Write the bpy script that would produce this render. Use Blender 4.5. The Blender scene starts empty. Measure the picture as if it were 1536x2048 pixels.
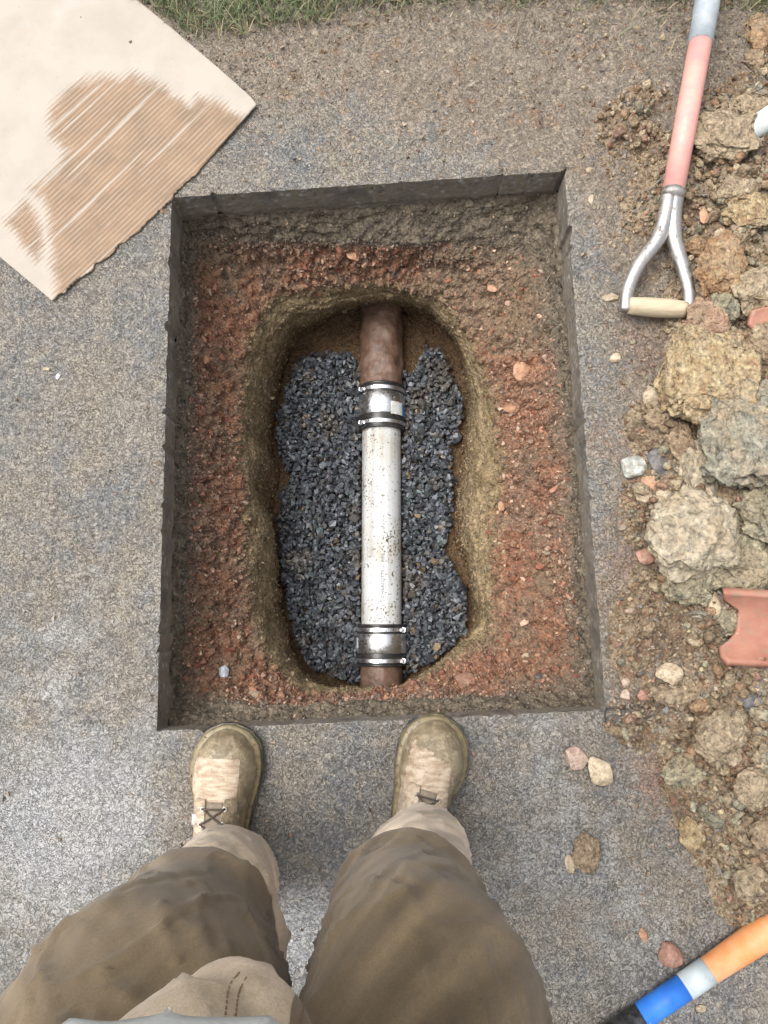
import bpy, bmesh, math, random
import numpy as np
from mathutils import Vector, Matrix

R = math.radians
random.seed(7); rng = np.random.default_rng(7)
S = bpy.context.scene
COL = S.collection

# ------------------------------------------------------------------ camera
FPX, CH, TH = 1420.0, 1.42, R(8.5)
cam = bpy.data.objects.new('camera', bpy.data.cameras.new('camera')); COL.objects.link(cam)
cam.data.sensor_fit = 'VERTICAL'; cam.data.sensor_height = 24.0; cam.data.lens = FPX/2048*24.0
cam.data.clip_start = 0.01; cam.data.clip_end = 500
cam.location = (0, 0, CH); cam.rotation_euler = (TH, 0, 0)
S.camera = cam

# ------------------------------------------------------------------ world, sun, exposure
SUN_EL, SUN_AZ = R(66), R(290)          # azimuth clockwise from +Y: the light comes from the left
w = bpy.data.worlds.new('World'); S.world = w; w.use_nodes = True
nt = w.node_tree; nt.nodes.clear()
sky = nt.nodes.new('ShaderNodeTexSky'); sky.sky_type = 'NISHITA'; sky.sun_disc = False
sky.sun_elevation = SUN_EL; sky.sun_rotation = SUN_AZ; sky.air_density = 1.2; sky.dust_density = 6.0; sky.ozone_density = 1.0
hs = nt.nodes.new('ShaderNodeHueSaturation'); hs.inputs['Saturation'].default_value = 0.28
bg = nt.nodes.new('ShaderNodeBackground'); bg.inputs['Strength'].default_value = 0.15
wo = nt.nodes.new('ShaderNodeOutputWorld')
nt.links.new(sky.outputs[0], hs.inputs['Color']); nt.links.new(hs.outputs[0], bg.inputs[0]); nt.links.new(bg.outputs[0], wo.inputs[0])
sl = bpy.data.lights.new('sun', 'SUN'); sl.energy = 1.0; sl.angle = R(38); sl.color = (1.0, 0.965, 0.92)
so = bpy.data.objects.new('sun', sl); COL.objects.link(so)
sd = Vector((math.sin(SUN_AZ)*math.cos(SUN_EL), math.cos(SUN_AZ)*math.cos(SUN_EL), math.sin(SUN_EL)))
so.rotation_euler = sd.to_track_quat('Z', 'Y').to_euler(); so.location = sd*10
S.view_settings.view_transform = 'Standard'; S.view_settings.look = 'None'; S.view_settings.gamma = 1.0
S.view_settings.exposure = 0.86
S.cycles.max_bounces = 6; S.cycles.diffuse_bounces = 4

# ------------------------------------------------------------------ helpers: points, noise, meshes
cT, sT = math.cos(TH), math.sin(TH)
def G(px, py, z=0.0):
    """the world point at height z that stands at this place of the photograph"""
    dx = (np.asarray(px, float)-768)/FPX; dy = -(np.asarray(py, float)-1024)/FPX
    t = (CH-z)/(cT-dy*sT)
    return dx*t, (dy*cT+sT)*t
def P3(px, py, z=0.0):
    x, y = G(px, py, z); return Vector((float(x), float(y), z))
def PX(x, y, z=0.0):
    """inverse of G"""
    zz = z-CH; yc = y*cT+zz*sT; zc = -y*sT+zz*cT
    return 768+FPX*x/(-zc), 1024-FPX*yc/(-zc)

def _h(ix, iy, iz, s=0):
    n = (ix.astype(np.int64)*374761393+iy.astype(np.int64)*668265263+iz.astype(np.int64)*2147483647+s*1274126177) & 0xffffffff
    n = ((n ^ (n >> 13))*1274126177) & 0xffffffff
    n = ((n ^ (n >> 15))*2246822519) & 0xffffffff
    return ((n ^ (n >> 16)) & 0xffffff)/float(0xffffff)
def vnoise(p, s=0):
    i = np.floor(p).astype(np.int64); f = p-i; f = f*f*f*(f*(f*6-15)+10)
    o = 0
    for a in (0, 1):
        wa = f[:, 0] if a else 1-f[:, 0]
        for b in (0, 1):
            wb = f[:, 1] if b else 1-f[:, 1]
            for c in (0, 1):
                wc = f[:, 2] if c else 1-f[:, 2]
                o = o+wa*wb*wc*_h(i[:, 0]+a, i[:, 1]+b, i[:, 2]+c, s)
    return o*2-1
def fbm(p, scale, octv=4, gain=0.5, s=0):
    o = 0; a = 1.0; t = 0
    for k in range(octv):
        o = o+a*vnoise(p*scale*2.03**k+k*17.3, s+k); t += a; a *= gain
    return o/t
def worley2(x, y, scale, s=0):
    px, py = x*scale, y*scale; ix = np.floor(px).astype(np.int64); iy = np.floor(py).astype(np.int64)
    best = np.full(px.shape, 9.0); z0 = np.zeros_like(ix)
    for a in (-1, 0, 1):
        for b in (-1, 0, 1):
            jx = ix+a+_h(ix+a, iy+b, z0, s); jy = iy+b+_h(ix+a, iy+b, z0, s+5)
            best = np.minimum(best, (jx-px)**2+(jy-py)**2)
    return np.sqrt(best)
def worley3(p, scale, s=0):
    q = p*scale; i = np.floor(q).astype(np.int64); best = np.full(len(q), 9.0)
    for a in (-1, 0, 1):
        for b in (-1, 0, 1):
            for c in (-1, 0, 1):
                ja, jb, jc = i[:, 0]+a, i[:, 1]+b, i[:, 2]+c
                d = (ja+_h(ja, jb, jc, s)-q[:, 0])**2+(jb+_h(ja, jb, jc, s+5)-q[:, 1])**2+(jc+_h(ja, jb, jc, s+9)-q[:, 2])**2
                best = np.minimum(best, d)
    return np.sqrt(best)
def sstep(a, b, x):
    t = np.clip((x-a)/(b-a), 0, 1); return t*t*(3-2*t)

def link(o, parent=None):
    COL.objects.link(o)
    if parent is not None: o.parent = parent
    return o
def tag(o, label=None, cat=None, group=None, kind=None):
    if label: o['label'] = label
    if cat: o['category'] = cat
    if group: o['group'] = group
    if kind: o['kind'] = kind
    return o
def empty(name, loc=(0, 0, 0), rz=0):
    o = bpy.data.objects.new(name, None); o.location = loc; o.rotation_euler = (0, 0, rz); o.empty_display_size = 0.05
    COL.objects.link(o); return o
def npmesh(name, V, F, mat, parent=None, smooth=True, attrs=None, col=None, uv=None, origin=None, midx=None):
    """one mesh object from arrays; V (n,3) in parent space, F (m,k) or a list of such arrays"""
    V = np.asarray(V, np.float32)
    Fs = F if isinstance(F, list) else [F]
    if origin is not None: V = V-np.asarray(origin, np.float32)
    me = bpy.data.meshes.new(name)
    me.vertices.add(len(V)); me.vertices.foreach_set('co', V.ravel())
    loops = np.concatenate([f.ravel() for f in Fs]).astype(np.int32)
    tot = np.concatenate([np.full(len(f), f.shape[1]) for f in Fs]).astype(np.int32)
    st = np.concatenate([[0], np.cumsum(tot)[:-1]]).astype(np.int32)
    me.loops.add(len(loops)); me.loops.foreach_set('vertex_index', loops)
    me.polygons.add(len(tot)); me.polygons.foreach_set('loop_start', st); me.polygons.foreach_set('loop_total', tot)
    me.polygons.foreach_set('use_smooth', np.full(len(tot), bool(smooth)))
    if midx is not None: me.polygons.foreach_set('material_index', np.asarray(midx, np.int32))
    me.update(calc_edges=True)
    for k, v in (attrs or {}).items():
        a = me.attributes.new(k, 'FLOAT', 'POINT'); a.data.foreach_set('value', np.asarray(v, np.float32))
    if col is not None:
        a = me.attributes.new('col', 'FLOAT_COLOR', 'POINT')
        c = np.ones((len(V), 4), np.float32); c[:, :3] = col; a.data.foreach_set('color', c.ravel())
    if uv is not None:
        l = me.uv_layers.new(name='UVMap'); l.data.foreach_set('uv', np.asarray(uv, np.float32)[loops].ravel())
    for m in (mat if isinstance(mat, (list, tuple)) else [mat]): me.materials.append(m)
    o = bpy.data.objects.new(name, me); link(o, parent)
    if origin is not None: o.location = origin
    return o
def grid_faces(nu, nv, closed_u=False):
    """quads of a grid stored as index = i*nv + j"""
    i = np.arange(nu if closed_u else nu-1); j = np.arange(nv-1)
    I, J = np.meshgrid(i, j, indexing='ij'); I2 = (I+1) % nu
    return np.stack([I*nv+J, I2*nv+J, I2*nv+J+1, I*nv+J+1], -1).reshape(-1, 4)
def tube(pts, rad, n=20, caps=True, flat=None):
    """swept tube: pts (k,3), rad scalar or list; flat = optional (side, up) factors"""
    pts = [Vector(p) for p in pts]; k = len(pts)
    rad = [rad]*k if not hasattr(rad, '__len__') else rad
    V = []; up = None
    for i, p in enumerate(pts):
        d = (pts[min(i+1, k-1)]-pts[max(i-1, 0)]).normalized()
        if up is None: up = Vector((0, 0, 1)) if abs(d.z) < .9 else Vector((0, 1, 0))
        sd_ = d.cross(up).normalized(); up = sd_.cross(d).normalized()
        fa, fb = flat if flat else (1, 1)
        for j in range(n):
            a = 2*math.pi*j/n
            V.append(p+sd_*math.cos(a)*rad[i]*fa+up*math.sin(a)*rad[i]*fb)
    V = np.array([tuple(v) for v in V]); I = np.arange(k-1)[:, None]; J = np.arange(n)[None]
    F = np.stack([I*n+J, (I+1)*n+J, (I+1)*n+(J+1) % n, I*n+(J+1) % n], -1).reshape(-1, 4)
    Fs = [F]
    if caps:
        Fs.append(np.arange(n)[None, :].copy()); Fs.append((np.arange(n)[::-1]+(k-1)*n)[None, :].copy())
    return V, Fs
def spline(pts, n):
    """Catmull-Rom through pts (any dimension)"""
    P = np.array(pts, float); P = np.vstack([2*P[0]-P[1], P, 2*P[-1]-P[-2]]); m = len(P)-3
    out = []
    for t in np.linspace(0, m, n):
        i = min(int(t), m-1); u = t-i; a, b, c, d = P[i:i+4]
        out.append(.5*((2*b)+(-a+c)*u+(2*a-5*b+4*c-d)*u*u+(-a+3*b-3*c+d)*u**3))
    return np.array(out)
def merge(parts):
    V = []; F = []; off = 0
    for v, f in parts:
        V.append(v)
        for q in (f if isinstance(f, list) else [f]): F.append(q+off)
        off += len(v)
    return np.vstack(V), F
def box(cx, cy, cz, sx, sy, sz, rot=0, bev=0.15):
    """bevelled box as arrays"""
    bm = bmesh.new(); bmesh.ops.create_cube(bm, size=1)
    bmesh.ops.scale(bm, vec=(sx, sy, sz), verts=bm.verts)
    bmesh.ops.bevel(bm, geom=bm.edges[:], offset=min(sx, sy, sz)*bev, segments=2, affect='EDGES')
    bmesh.ops.triangulate(bm, faces=bm.faces[:])
    bm.verts.ensure_lookup_table(); V = np.array([v.co[:] for v in bm.verts]); F = np.array([[v.index for v in f.verts] for f in bm.faces]); bm.free()
    c, s = math.cos(rot), math.sin(rot); V = np.stack([V[:, 0]*c-V[:, 1]*s, V[:, 0]*s+V[:, 1]*c, V[:, 2]], 1)
    return V+np.array([cx, cy, cz]), F
def inpoly(x, y, poly):
    poly = np.asarray(poly, float); r = np.zeros(np.shape(x), bool); j = len(poly)-1
    for i in range(len(poly)):
        xi, yi = poly[i]; xj, yj = poly[j]
        c = ((yi > y) != (yj > y)) & (x < (xj-xi)*(y-yi)/(yj-yi+1e-12)+xi); r ^= c; j = i
    return r
def edgedist(x, y, poly):
    poly = np.asarray(poly, float); d = np.full(np.shape(x), 1e9)
    for i in range(len(poly)):
        a = poly[i]; b = poly[(i+1) % len(poly)]; ab = b-a; L = (ab**2).sum()+1e-12
        t = np.clip(((x-a[0])*ab[0]+(y-a[1])*ab[1])/L, 0, 1)
        d = np.minimum(d, np.hypot(x-a[0]-t*ab[0], y-a[1]-t*ab[1]))
    return np.where(inpoly(x, y, poly), d, -d)

# ------------------------------------------------------------------ helpers: materials
class MT:
    def __init__(s, name):
        s.m = bpy.data.materials.new(name); s.m.use_nodes = True; s.t = s.m.node_tree; s.t.nodes.clear()
        s.geo = s.t.nodes.new('ShaderNodeNewGeometry'); s.pos = s.geo.outputs['Position']
    def n(s, k, **kw):
        o = s.t.nodes.new(k)
        for a, b in kw.items(): setattr(o, a, b)
        return o
    def put(s, sock, v):
        if v is None: return
        if isinstance(v, bpy.types.NodeSocket): s.t.links.new(v, sock)
        elif hasattr(v, '__len__') and sock.type == 'RGBA': sock.default_value = (*v[:3], 1)
        else: sock.default_value = v
    def noise(s, scale, detail=4, rough=.55, vec=None, dist=0):
        o = s.n('ShaderNodeTexNoise'); s.put(o.inputs['Vector'], vec or s.pos)
        o.inputs['Scale'].default_value = scale; o.inputs['Detail'].default_value = detail
        o.inputs['Roughness'].default_value = rough; o.inputs['Distortion'].default_value = dist
        return o.outputs['Fac']
    def vor(s, scale, feature='F1', out='Distance', vec=None, rnd=1.0):
        o = s.n('ShaderNodeTexVoronoi', feature=feature); s.put(o.inputs['Vector'], vec or s.pos)
        o.inputs['Scale'].default_value = scale; o.inputs['Randomness'].default_value = rnd
        return o.outputs[out]
    def attr(s, name, out='Fac'):
        o = s.n('ShaderNodeAttribute'); o.attribute_name = name; return o.outputs[out]
    def ramp(s, fac, stops, interp='LINEAR'):
        o = s.n('ShaderNodeValToRGB'); s.put(o.inputs[0], fac); o.color_ramp.interpolation = interp
        e = o.color_ramp.elements
        while len(e) < len(stops): e.new(0.5)
        for q, (p, c) in zip(e, stops):
            q.position = p; q.color = (*c, 1) if hasattr(c, '__len__') else (c, c, c, 1)
        return o.outputs[0]
    def mix(s, fac, a, b, mode='MIX'):
        o = s.n('ShaderNodeMix', data_type='RGBA', blend_type=mode); s.put(o.inputs[0], fac); s.put(o.inputs[6], a); s.put(o.inputs[7], b)
        return o.outputs[2]
    def math(s, op, a, b=None, c=None, clamp=False):
        o = s.n('ShaderNodeMath', operation=op, use_clamp=clamp); s.put(o.inputs[0], a); s.put(o.inputs[1], b); s.put(o.inputs[2], c)
        return o.outputs[0]
    def maprange(s, v, a, b, c=0, d=1):
        o = s.n('ShaderNodeMapRange'); s.put(o.inputs[0], v)
        for i, q in enumerate((a, b, c, d)): o.inputs[i+1].default_value = q
        return o.outputs[0]
    def scalev(s, vec, sc, rot=(0, 0, 0)):
        o = s.n('ShaderNodeMapping'); s.put(o.inputs[0], vec or s.pos); o.inputs['Scale'].default_value = sc; o.inputs['Rotation'].default_value = rot
        return o.outputs[0]
    def bump(s, h, strength=.5, dist=.002, normal=None):
        o = s.n('ShaderNodeBump'); s.put(o.inputs['Height'], h); o.inputs['Strength'].default_value = strength; o.inputs['Distance'].default_value = dist
        if normal is not None: s.put(o.inputs['Normal'], normal)
        return o.outputs[0]
    def out(s, col, rough=.7, normal=None, metal=0, spec=.5, coat=None, coat_r=.1, sheen=None, sss=None):
        b = s.n('ShaderNodeBsdfPrincipled'); s.put(b.inputs['Base Color'], col); s.put(b.inputs['Roughness'], rough); s.put(b.inputs['Metallic'], metal)
        s.put(b.inputs['Specular IOR Level'], spec)
        if normal is not None: s.put(b.inputs['Normal'], normal)
        if coat is not None: s.put(b.inputs['Coat Weight'], coat); s.put(b.inputs['Coat Roughness'], coat_r)
        if sheen is not None: b.inputs['Sheen Weight'].default_value = sheen
        o = s.n('ShaderNodeOutputMaterial'); s.t.links.new(b.outputs[0], o.inputs[0]); return s.m

def mat_asphalt():
    m = MT('asphalt'); mud = m.attr('mud'); silt_sheen = m.attr('silt_sheen'); red = m.attr('red')
    lo = m.noise(4.5, 5, .6); mid = m.noise(28, 5, .65); fine = m.noise(320, 3, .7)
    base = m.mix(m.ramp(lo, [(.38, 0), (.62, 1)]), (.165, .165, .162), (.235, .215, .182))
    base = m.mix(m.ramp(mid, [(.5, 0), (.72, 1)]), base, (.32, .29, .24))
    base = m.mix(m.ramp(m.noise(13, 4, .6), [(.57, 0), (.68, .5)]), base, (.165, .175, .195))
    base = m.mix(m.ramp(m.noise(75, 4, .7), [(.54, 0), (.66, .75)]), base, (.36, .32, .26))
    base = m.mix(m.ramp(m.noise(7, 6, .7), [(.44, 0), (.62, .7)]), base, (.27, .225, .168))
    base = m.mix(m.ramp(m.noise(55, 5, .75), [(.56, 0), (.66, .65)]), base, (.10, .09, .082))
    # soil smeared over it
    mudc = m.mix(m.noise(22, 5, .7), (.145, .112, .08), (.29, .24, .18))
    mudc = m.mix(m.ramp(m.noise(60, 4, .7), [(.5, 0), (.65, 1)]), mudc, (.35, .285, .21))
    mudc = m.mix(m.ramp(m.noise(17, 4, .7), [(.56, 0), (.66, .8)]), mudc, (.24, .14, .07))
    mudc = m.mix(m.math('MULTIPLY', red, .7), mudc, (.27, .13, .10))
    me_ = m.math('ADD', m.math('MULTIPLY', m.math('SUBTRACT', m.noise(13, 6, .75), .5), 2.2), m.math('MULTIPLY', m.math('SUBTRACT', m.noise(60, 4, .8), .5), 1.6))
    mm = m.ramp(m.math('ADD', mud, me_), [(.34, 0), (.78, .92)])
    base = m.mix(mm, base, mudc)
    sm = m.ramp(m.math('ADD', silt_sheen, m.math('MULTIPLY', m.math('SUBTRACT', m.noise(18, 6, .7), .5), 1.2)), [(.35, 0), (.8, 1)])
    base = m.mix(m.math('MULTIPLY', sm, .6), base, (.42, .425, .43))  # pale dust at the cut edge plus painted sky sheen
    base = m.mix(1, base, m.ramp(fine, [(.3, .78), (.5, 1.0), (.72, 1.25)]), 'MULTIPLY')
    # squiggly dark hollows between the stones of the binder
    nz = m.n('ShaderNodeTexNoise'); nz.inputs['Scale'].default_value = 60; m.put(nz.inputs['Vector'], m.pos)
    wv = m.mix(.02, m.pos, nz.outputs['Color'], 'ADD')
    def sq(sc, wd): return m.ramp(m.math('ABSOLUTE', m.math('SUBTRACT', m.noise(sc, 2, .5, wv), .5)), [(0, 0), (wd, 1)])
    gate = m.ramp(m.noise(38, 3, .6), [(.40, 0), (.56, 1)])
    hol = m.math('MULTIPLY', sq(150, .032), sq(88, .022)); gates = m.math('MULTIPLY', m.math('SUBTRACT', 1, hol), gate)
    base = m.mix(m.math('MULTIPLY', gates, .60), base, (.045, .04, .038))
    glint = m.ramp(m.vor(210, out='Color'), [(.93, 0), (.96, 1)])
    base = m.mix(m.math('MULTIPLY', glint, .38), base, (.6, .56, .5))
    h = m.math('ADD', m.math('MULTIPLY', hol, 1.2), m.math('MULTIPLY', m.noise(240, 4, .7), 1.1))
    h = m.math('ADD', h, m.math('MULTIPLY', m.noise(90, 4, .6), 2.2))
    rough = m.ramp(m.noise(45, 4, .6), [(.35, .20), (.7, .5)])
    rough = m.mix(mm, rough, m.ramp(m.noise(80, 3), [(.3, .4), (.7, .8)]))
    return m.out(base, rough, m.bump(h, .85, .0036), spec=.65)
def mat_cutwall():
    m = MT('sawn_asphalt'); v = m.scalev(m.pos, (60, 60, 160))
    dep = m.maprange(m.n('ShaderNodeSeparateXYZ').outputs[2], 0, 1)
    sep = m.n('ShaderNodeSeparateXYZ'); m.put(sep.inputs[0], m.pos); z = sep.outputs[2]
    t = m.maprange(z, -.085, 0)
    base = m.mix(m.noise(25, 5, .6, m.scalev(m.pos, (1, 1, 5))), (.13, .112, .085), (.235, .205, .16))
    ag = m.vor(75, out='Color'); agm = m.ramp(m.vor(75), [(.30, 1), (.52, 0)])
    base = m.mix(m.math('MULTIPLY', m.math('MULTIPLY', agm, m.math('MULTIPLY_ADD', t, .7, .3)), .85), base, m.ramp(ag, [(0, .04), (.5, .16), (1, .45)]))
    base = m.mix(m.math('MULTIPLY', m.ramp(m.noise(14, 5), [(.5, 0), (.7, 1)]), .6), base, (.05, .05, .055))
    h = m.math('ADD', m.noise(120, 5, .7, m.scalev(m.pos, (1, 1, 2.5))), m.math('MULTIPLY', m.vor(90), .6))
    return m.out(base, m.ramp(m.noise(60), [(.3, .35), (.7, .7)]), m.bump(h, .7, .003))
def soil_nodes(m, base, sc=1.0, bumpd=.004, rough=(.5, .9), strength=.9):
    crumbs = m.vor(150*sc); c2 = m.vor(60*sc); n3 = m.noise(170*sc, 5, .75)
    dark = m.ramp(m.noise(85*sc, 6, .8), [(.34, .16), (.49, 1), (.72, 1.4)])
    base = m.mix(.9, base, m.mix(1, base, dark, 'MULTIPLY'))
    vc = m.ramp(m.vor(160*sc, out='Color'), [(0, .7), (.6, 1), (1, 1.5)])
    base = m.mix(.7, base, m.mix(1, base, vc, 'MULTIPLY'))
    h = m.math('ADD', m.math('MULTIPLY', crumbs, -1.2), m.math('MULTIPLY', n3, 1.2)); h = m.math('ADD', h, m.math('MULTIPLY', c2, -1.4))
    h = m.math('ADD', h, m.math('MULTIPLY', m.noise(40*sc, 3), 1.4))
    return base, m.ramp(m.noise(70*sc, 3), [(.35, rough[0]), (.7, rough[1])]), m.bump(h, strength, bumpd)
def mat_pit():
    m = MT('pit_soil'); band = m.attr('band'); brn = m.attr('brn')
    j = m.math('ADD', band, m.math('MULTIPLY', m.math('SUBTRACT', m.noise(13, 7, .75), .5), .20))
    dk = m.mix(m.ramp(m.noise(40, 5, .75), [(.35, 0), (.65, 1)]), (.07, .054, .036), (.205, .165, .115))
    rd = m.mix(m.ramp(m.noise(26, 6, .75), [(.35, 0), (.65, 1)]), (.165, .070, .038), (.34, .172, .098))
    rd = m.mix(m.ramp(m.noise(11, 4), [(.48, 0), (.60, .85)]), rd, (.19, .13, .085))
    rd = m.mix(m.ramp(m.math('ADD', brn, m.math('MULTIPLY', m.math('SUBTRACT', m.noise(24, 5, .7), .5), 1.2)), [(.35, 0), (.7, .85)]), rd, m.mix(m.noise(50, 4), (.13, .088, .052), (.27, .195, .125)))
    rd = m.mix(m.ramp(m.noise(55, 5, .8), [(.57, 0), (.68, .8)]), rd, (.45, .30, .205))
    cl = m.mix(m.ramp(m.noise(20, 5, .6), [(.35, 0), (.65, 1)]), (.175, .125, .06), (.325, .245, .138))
    bo = m.mix(m.noise(30, 4), (.065, .037, .015), (.155, .09, .04))  # brown floor soil, its colour darkened to deepen the cave's shade
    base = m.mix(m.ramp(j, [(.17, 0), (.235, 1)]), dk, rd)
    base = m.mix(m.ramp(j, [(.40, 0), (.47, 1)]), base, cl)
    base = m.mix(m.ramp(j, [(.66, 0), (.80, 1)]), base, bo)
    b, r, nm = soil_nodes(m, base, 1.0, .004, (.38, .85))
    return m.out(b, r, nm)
def mat_soilheap():
    m = MT('spoil_soil')
    base = m.mix(m.ramp(m.noise(9, 5, .6), [(.38, 0), (.62, 1)]), (.18, .125, .078), (.33, .26, .17))  # soil kept darker than its lumps, painting shade into the crevices
    base = m.mix(m.ramp(m.noise(14, 4, .6), [(.58, 0), (.7, .8)]), base, (.25, .255, .225))
    base = m.mix(m.ramp(m.noise(23, 4, .6), [(.62, 0), (.72, .7)]), base, (.29, .13, .085))
    b, r, nm = soil_nodes(m, base, .9, .005, (.45, .9))
    return m.out(b, r, nm)
def mat_clod(name, a, bcol, c=None, wet=(.5, .9), sc=1.0, strength=.9):
    m = MT(name); base = m.mix(m.ramp(m.noise(38, 5, .7), [(.38, 0), (.62, 1)]), a, bcol)
    if c: base = m.mix(m.ramp(m.noise(27, 3, .6), [(.56, 0), (.66, .8)]), base, c)
    base = m.mix(m.ramp(m.noise(17, 5, .7), [(.44, 0), (.62, .65)]), base, m.mix(m.noise(60), (.24, .175, .105), (.40, .32, .215)))
    b, r, nm = soil_nodes(m, base, sc, .004, wet, strength)
    return m.out(b, r, nm)
def mat_stone(name, a, bcol, rough=.5):
    m = MT(name); base = m.mix(m.ramp(m.noise(60, 6, .7), [(.4, 0), (.6, 1)]), a, bcol)
    sp = m.ramp(m.noise(220, 4, .7), [(.35, .55), (.5, 1)]); base = m.mix(1, base, sp, 'MULTIPLY'); base = m.mix(m.ramp(m.noise(90, 5, .75), [(.50, 0), (.60, .6)]), base, (.22, .165, .105))
    return m.out(base, m.ramp(m.noise(100), [(.3, rough-.15), (.7, rough+.2)]), m.bump(m.noise(180, 5, .7), .5, .002))
def mat_vcol(name, rough=(.35, .7), bumpd=.0015, spec=.5):
    m = MT(name); c = m.attr('col', 'Color'); v = m.ramp(m.noise(220, 4, .7), [(.3, .6), (.55, 1.05), (.75, 1.5)])
    return m.out(m.mix(1, c, v, 'MULTIPLY'), m.ramp(m.noise(150, 3), [(.35, rough[0]), (.7, rough[1])]), m.bump(m.noise(260, 4, .7), .5, bumpd), spec=spec)
MASP = mat_asphalt(); MCUT = mat_cutwall(); MPIT = mat_pit(); MHEAP = mat_soilheap(); MCRUMB = mat_vcol('crumbs', (.5, .9)); MGRAV = mat_vcol('slate', (.28, .6), .001, .6)
def mat_lump():
    m = MT('lump_soil'); b, r, nm = soil_nodes(m, m.attr('col', 'Color'), 1.1, .004); return m.out(b, r, nm)
MLUMP = mat_lump()

# ------------------------------------------------------------------ the cut hole and the asphalt round it
HOLE = [G(*p) for p in [(313, 1462), (1212, 1420), (1129, 342), (343, 395)]]   # BL BR TR TL
HOLE = [np.array([float(a), float(b)]) for a, b in HOLE]
BL, BR, TR, TL = HOLE
def blobs(x, y, L, z=0):
    o = np.zeros(np.shape(x))
    for px, py, r, a in L:
        bx, by = G(px, py, z); o = o+a*np.exp(-((x-bx)**2+(y-by)**2)/(r*r))
    return o
HEAP = [(1290, 320, .10, .019), (1300, 430, .07, .016), (1235, 250, .07, .014), (1310, 200, .06, .012), (1310, 1190, .07, .014), (1290, 1320, .07, .015), (1320, 1480, .07, .014), (1285, 1010, .06, .013), (1290, 850, .05, .013), (1250, 1250, .05, .012), (1250, 1450, .04, .012), (1470, 250, .10, .030), (1560, 150, .10, .02), (1530, 380, .12, .035), (1470, 430, .09, .025), (1480, 560, .11, .036), (1420, 620, .07, .02), (1540, 700, .14, .045), (1440, 760, .09, .03),
        (1500, 880, .13, .045), (1400, 930, .08, .022), (1520, 1040, .13, .042), (1400, 1080, .10, .03), (1480, 1130, .10, .035), (1560, 1300, .12, .03),
        (1540, 1420, .10, .03), (1450, 1490, .09, .022), (1520, 1580, .11, .03), (1410, 1560, .06, .012), (1550, 1700, .10, .025), (1470, 1690, .07, .010), (1490, 1760, .05, .012), (1350, 1395, .04, .008),
        (1500, 1248, .055, -.035), (1750, 500, .25, .08), (1750, 900, .25, .09), (1750, 1300, .25, .08), (1700, 1650, .2, .05)]
def heap_h(x, y):
    p = np.stack([x, y, np.zeros_like(x)], 1)
    b = blobs(x, y, HEAP); b = np.minimum(b, .05+.25*np.maximum(b-.05, 0))
    n1 = fbm(p, 11, 4, .55, 3); n2 = fbm(p, 38, 3, .6, 8)
    h = b*(1+.55*n1)+.006*n1-.0105
    wl = worley2(x+.004*n2, y+.004*n1, 34, 2); w2 = worley2(x, y, 90, 4)
    return h+sstep(-.004, .012, h)*((.55-wl)*.024+(.5-w2)*.010+.006*n2)
MUDB = [(1250, 350, .12, .35), (1180, 900, .05, .25), (1230, 1200, .06, .3), (600, 110, .12, .35), (900, 160, .10, .35), (1300, 320, .13, .75), (1240, 230, .12, .5), (1330, 500, .12, .8), (1250, 460, .07, .55), (1400, 150, .14, .5), (1000, 60, .16, .7), (800, 70, .10, .85), (1200, 60, .18, .7), (550, 60, .14, .55), (760, 130, .05, .6),
        (1000, 220, .14, .42), (1080, 310, .08, .35), (1290, 700, .09, .5), (1250, 820, .08, .35), (1280, 1000, .09, .55), (1260, 1150, .09, .55), (1300, 1250, .10, .6), (1330, 1400, .10, .7), (1400, 1440, .1, .6),
        (1330, 1560, .09, .55), (1440, 1650, .12, .5), (1250, 1350, .05, .4), (1500, 1300, .12, .8), (1480, 700, .2, .8), (1480, 1000, .2, .8), (1450, 400, .15, .8), (1250, 1700, .06, .2), (20, 1600, .03, .4), (160, 1480, .04, .3), (260, 1440, .03, .3),
        (930, 1540, .03, .35), (1300, 1800, .06, .2), (800, -120, .5, 1.0), (200, -150, .4, 1.0), (1400, -150, .4, 1.0)]
REDB = [(1230, 880, .05, .8), (1290, 1570, .05, .8), (1270, 1120, .06, .5), (1260, 680, .06, .4), (60, 840, .03, .6), (55, 780, .03, .5), (950, 1560, .02, .7), (1300, 950, .04, .7)]
SILT_SHEENB = [(100, 1300, .16, .40), (60, 1700, .25, .72), (220, 1600, .14, .45), (600, 1850, .08, .5), (650, 1900, .15, .5), (330, 600, .04, .3), (200, 1150, .12, .22), (1050, 1650, .14, .35), (1200, 1780, .18, .35), (600, 250, .2, .16), (1100, 1500, .1, .25), (1400, 1980, .2, .4), (0, 900, .2, .15)]  # pale patches; the lower-left ones paint the sky's reflection into the asphalt colour
def lat(a, b, c, d, n1, n2, n3): return a
def line_param(vals, counts):
    o = []
    for (a, b), n in zip(zip(vals[:-1], vals[1:]), counts): o += list(np.linspace(a, b, n, endpoint=False))
    return np.array(o+[vals[-1]])
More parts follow.
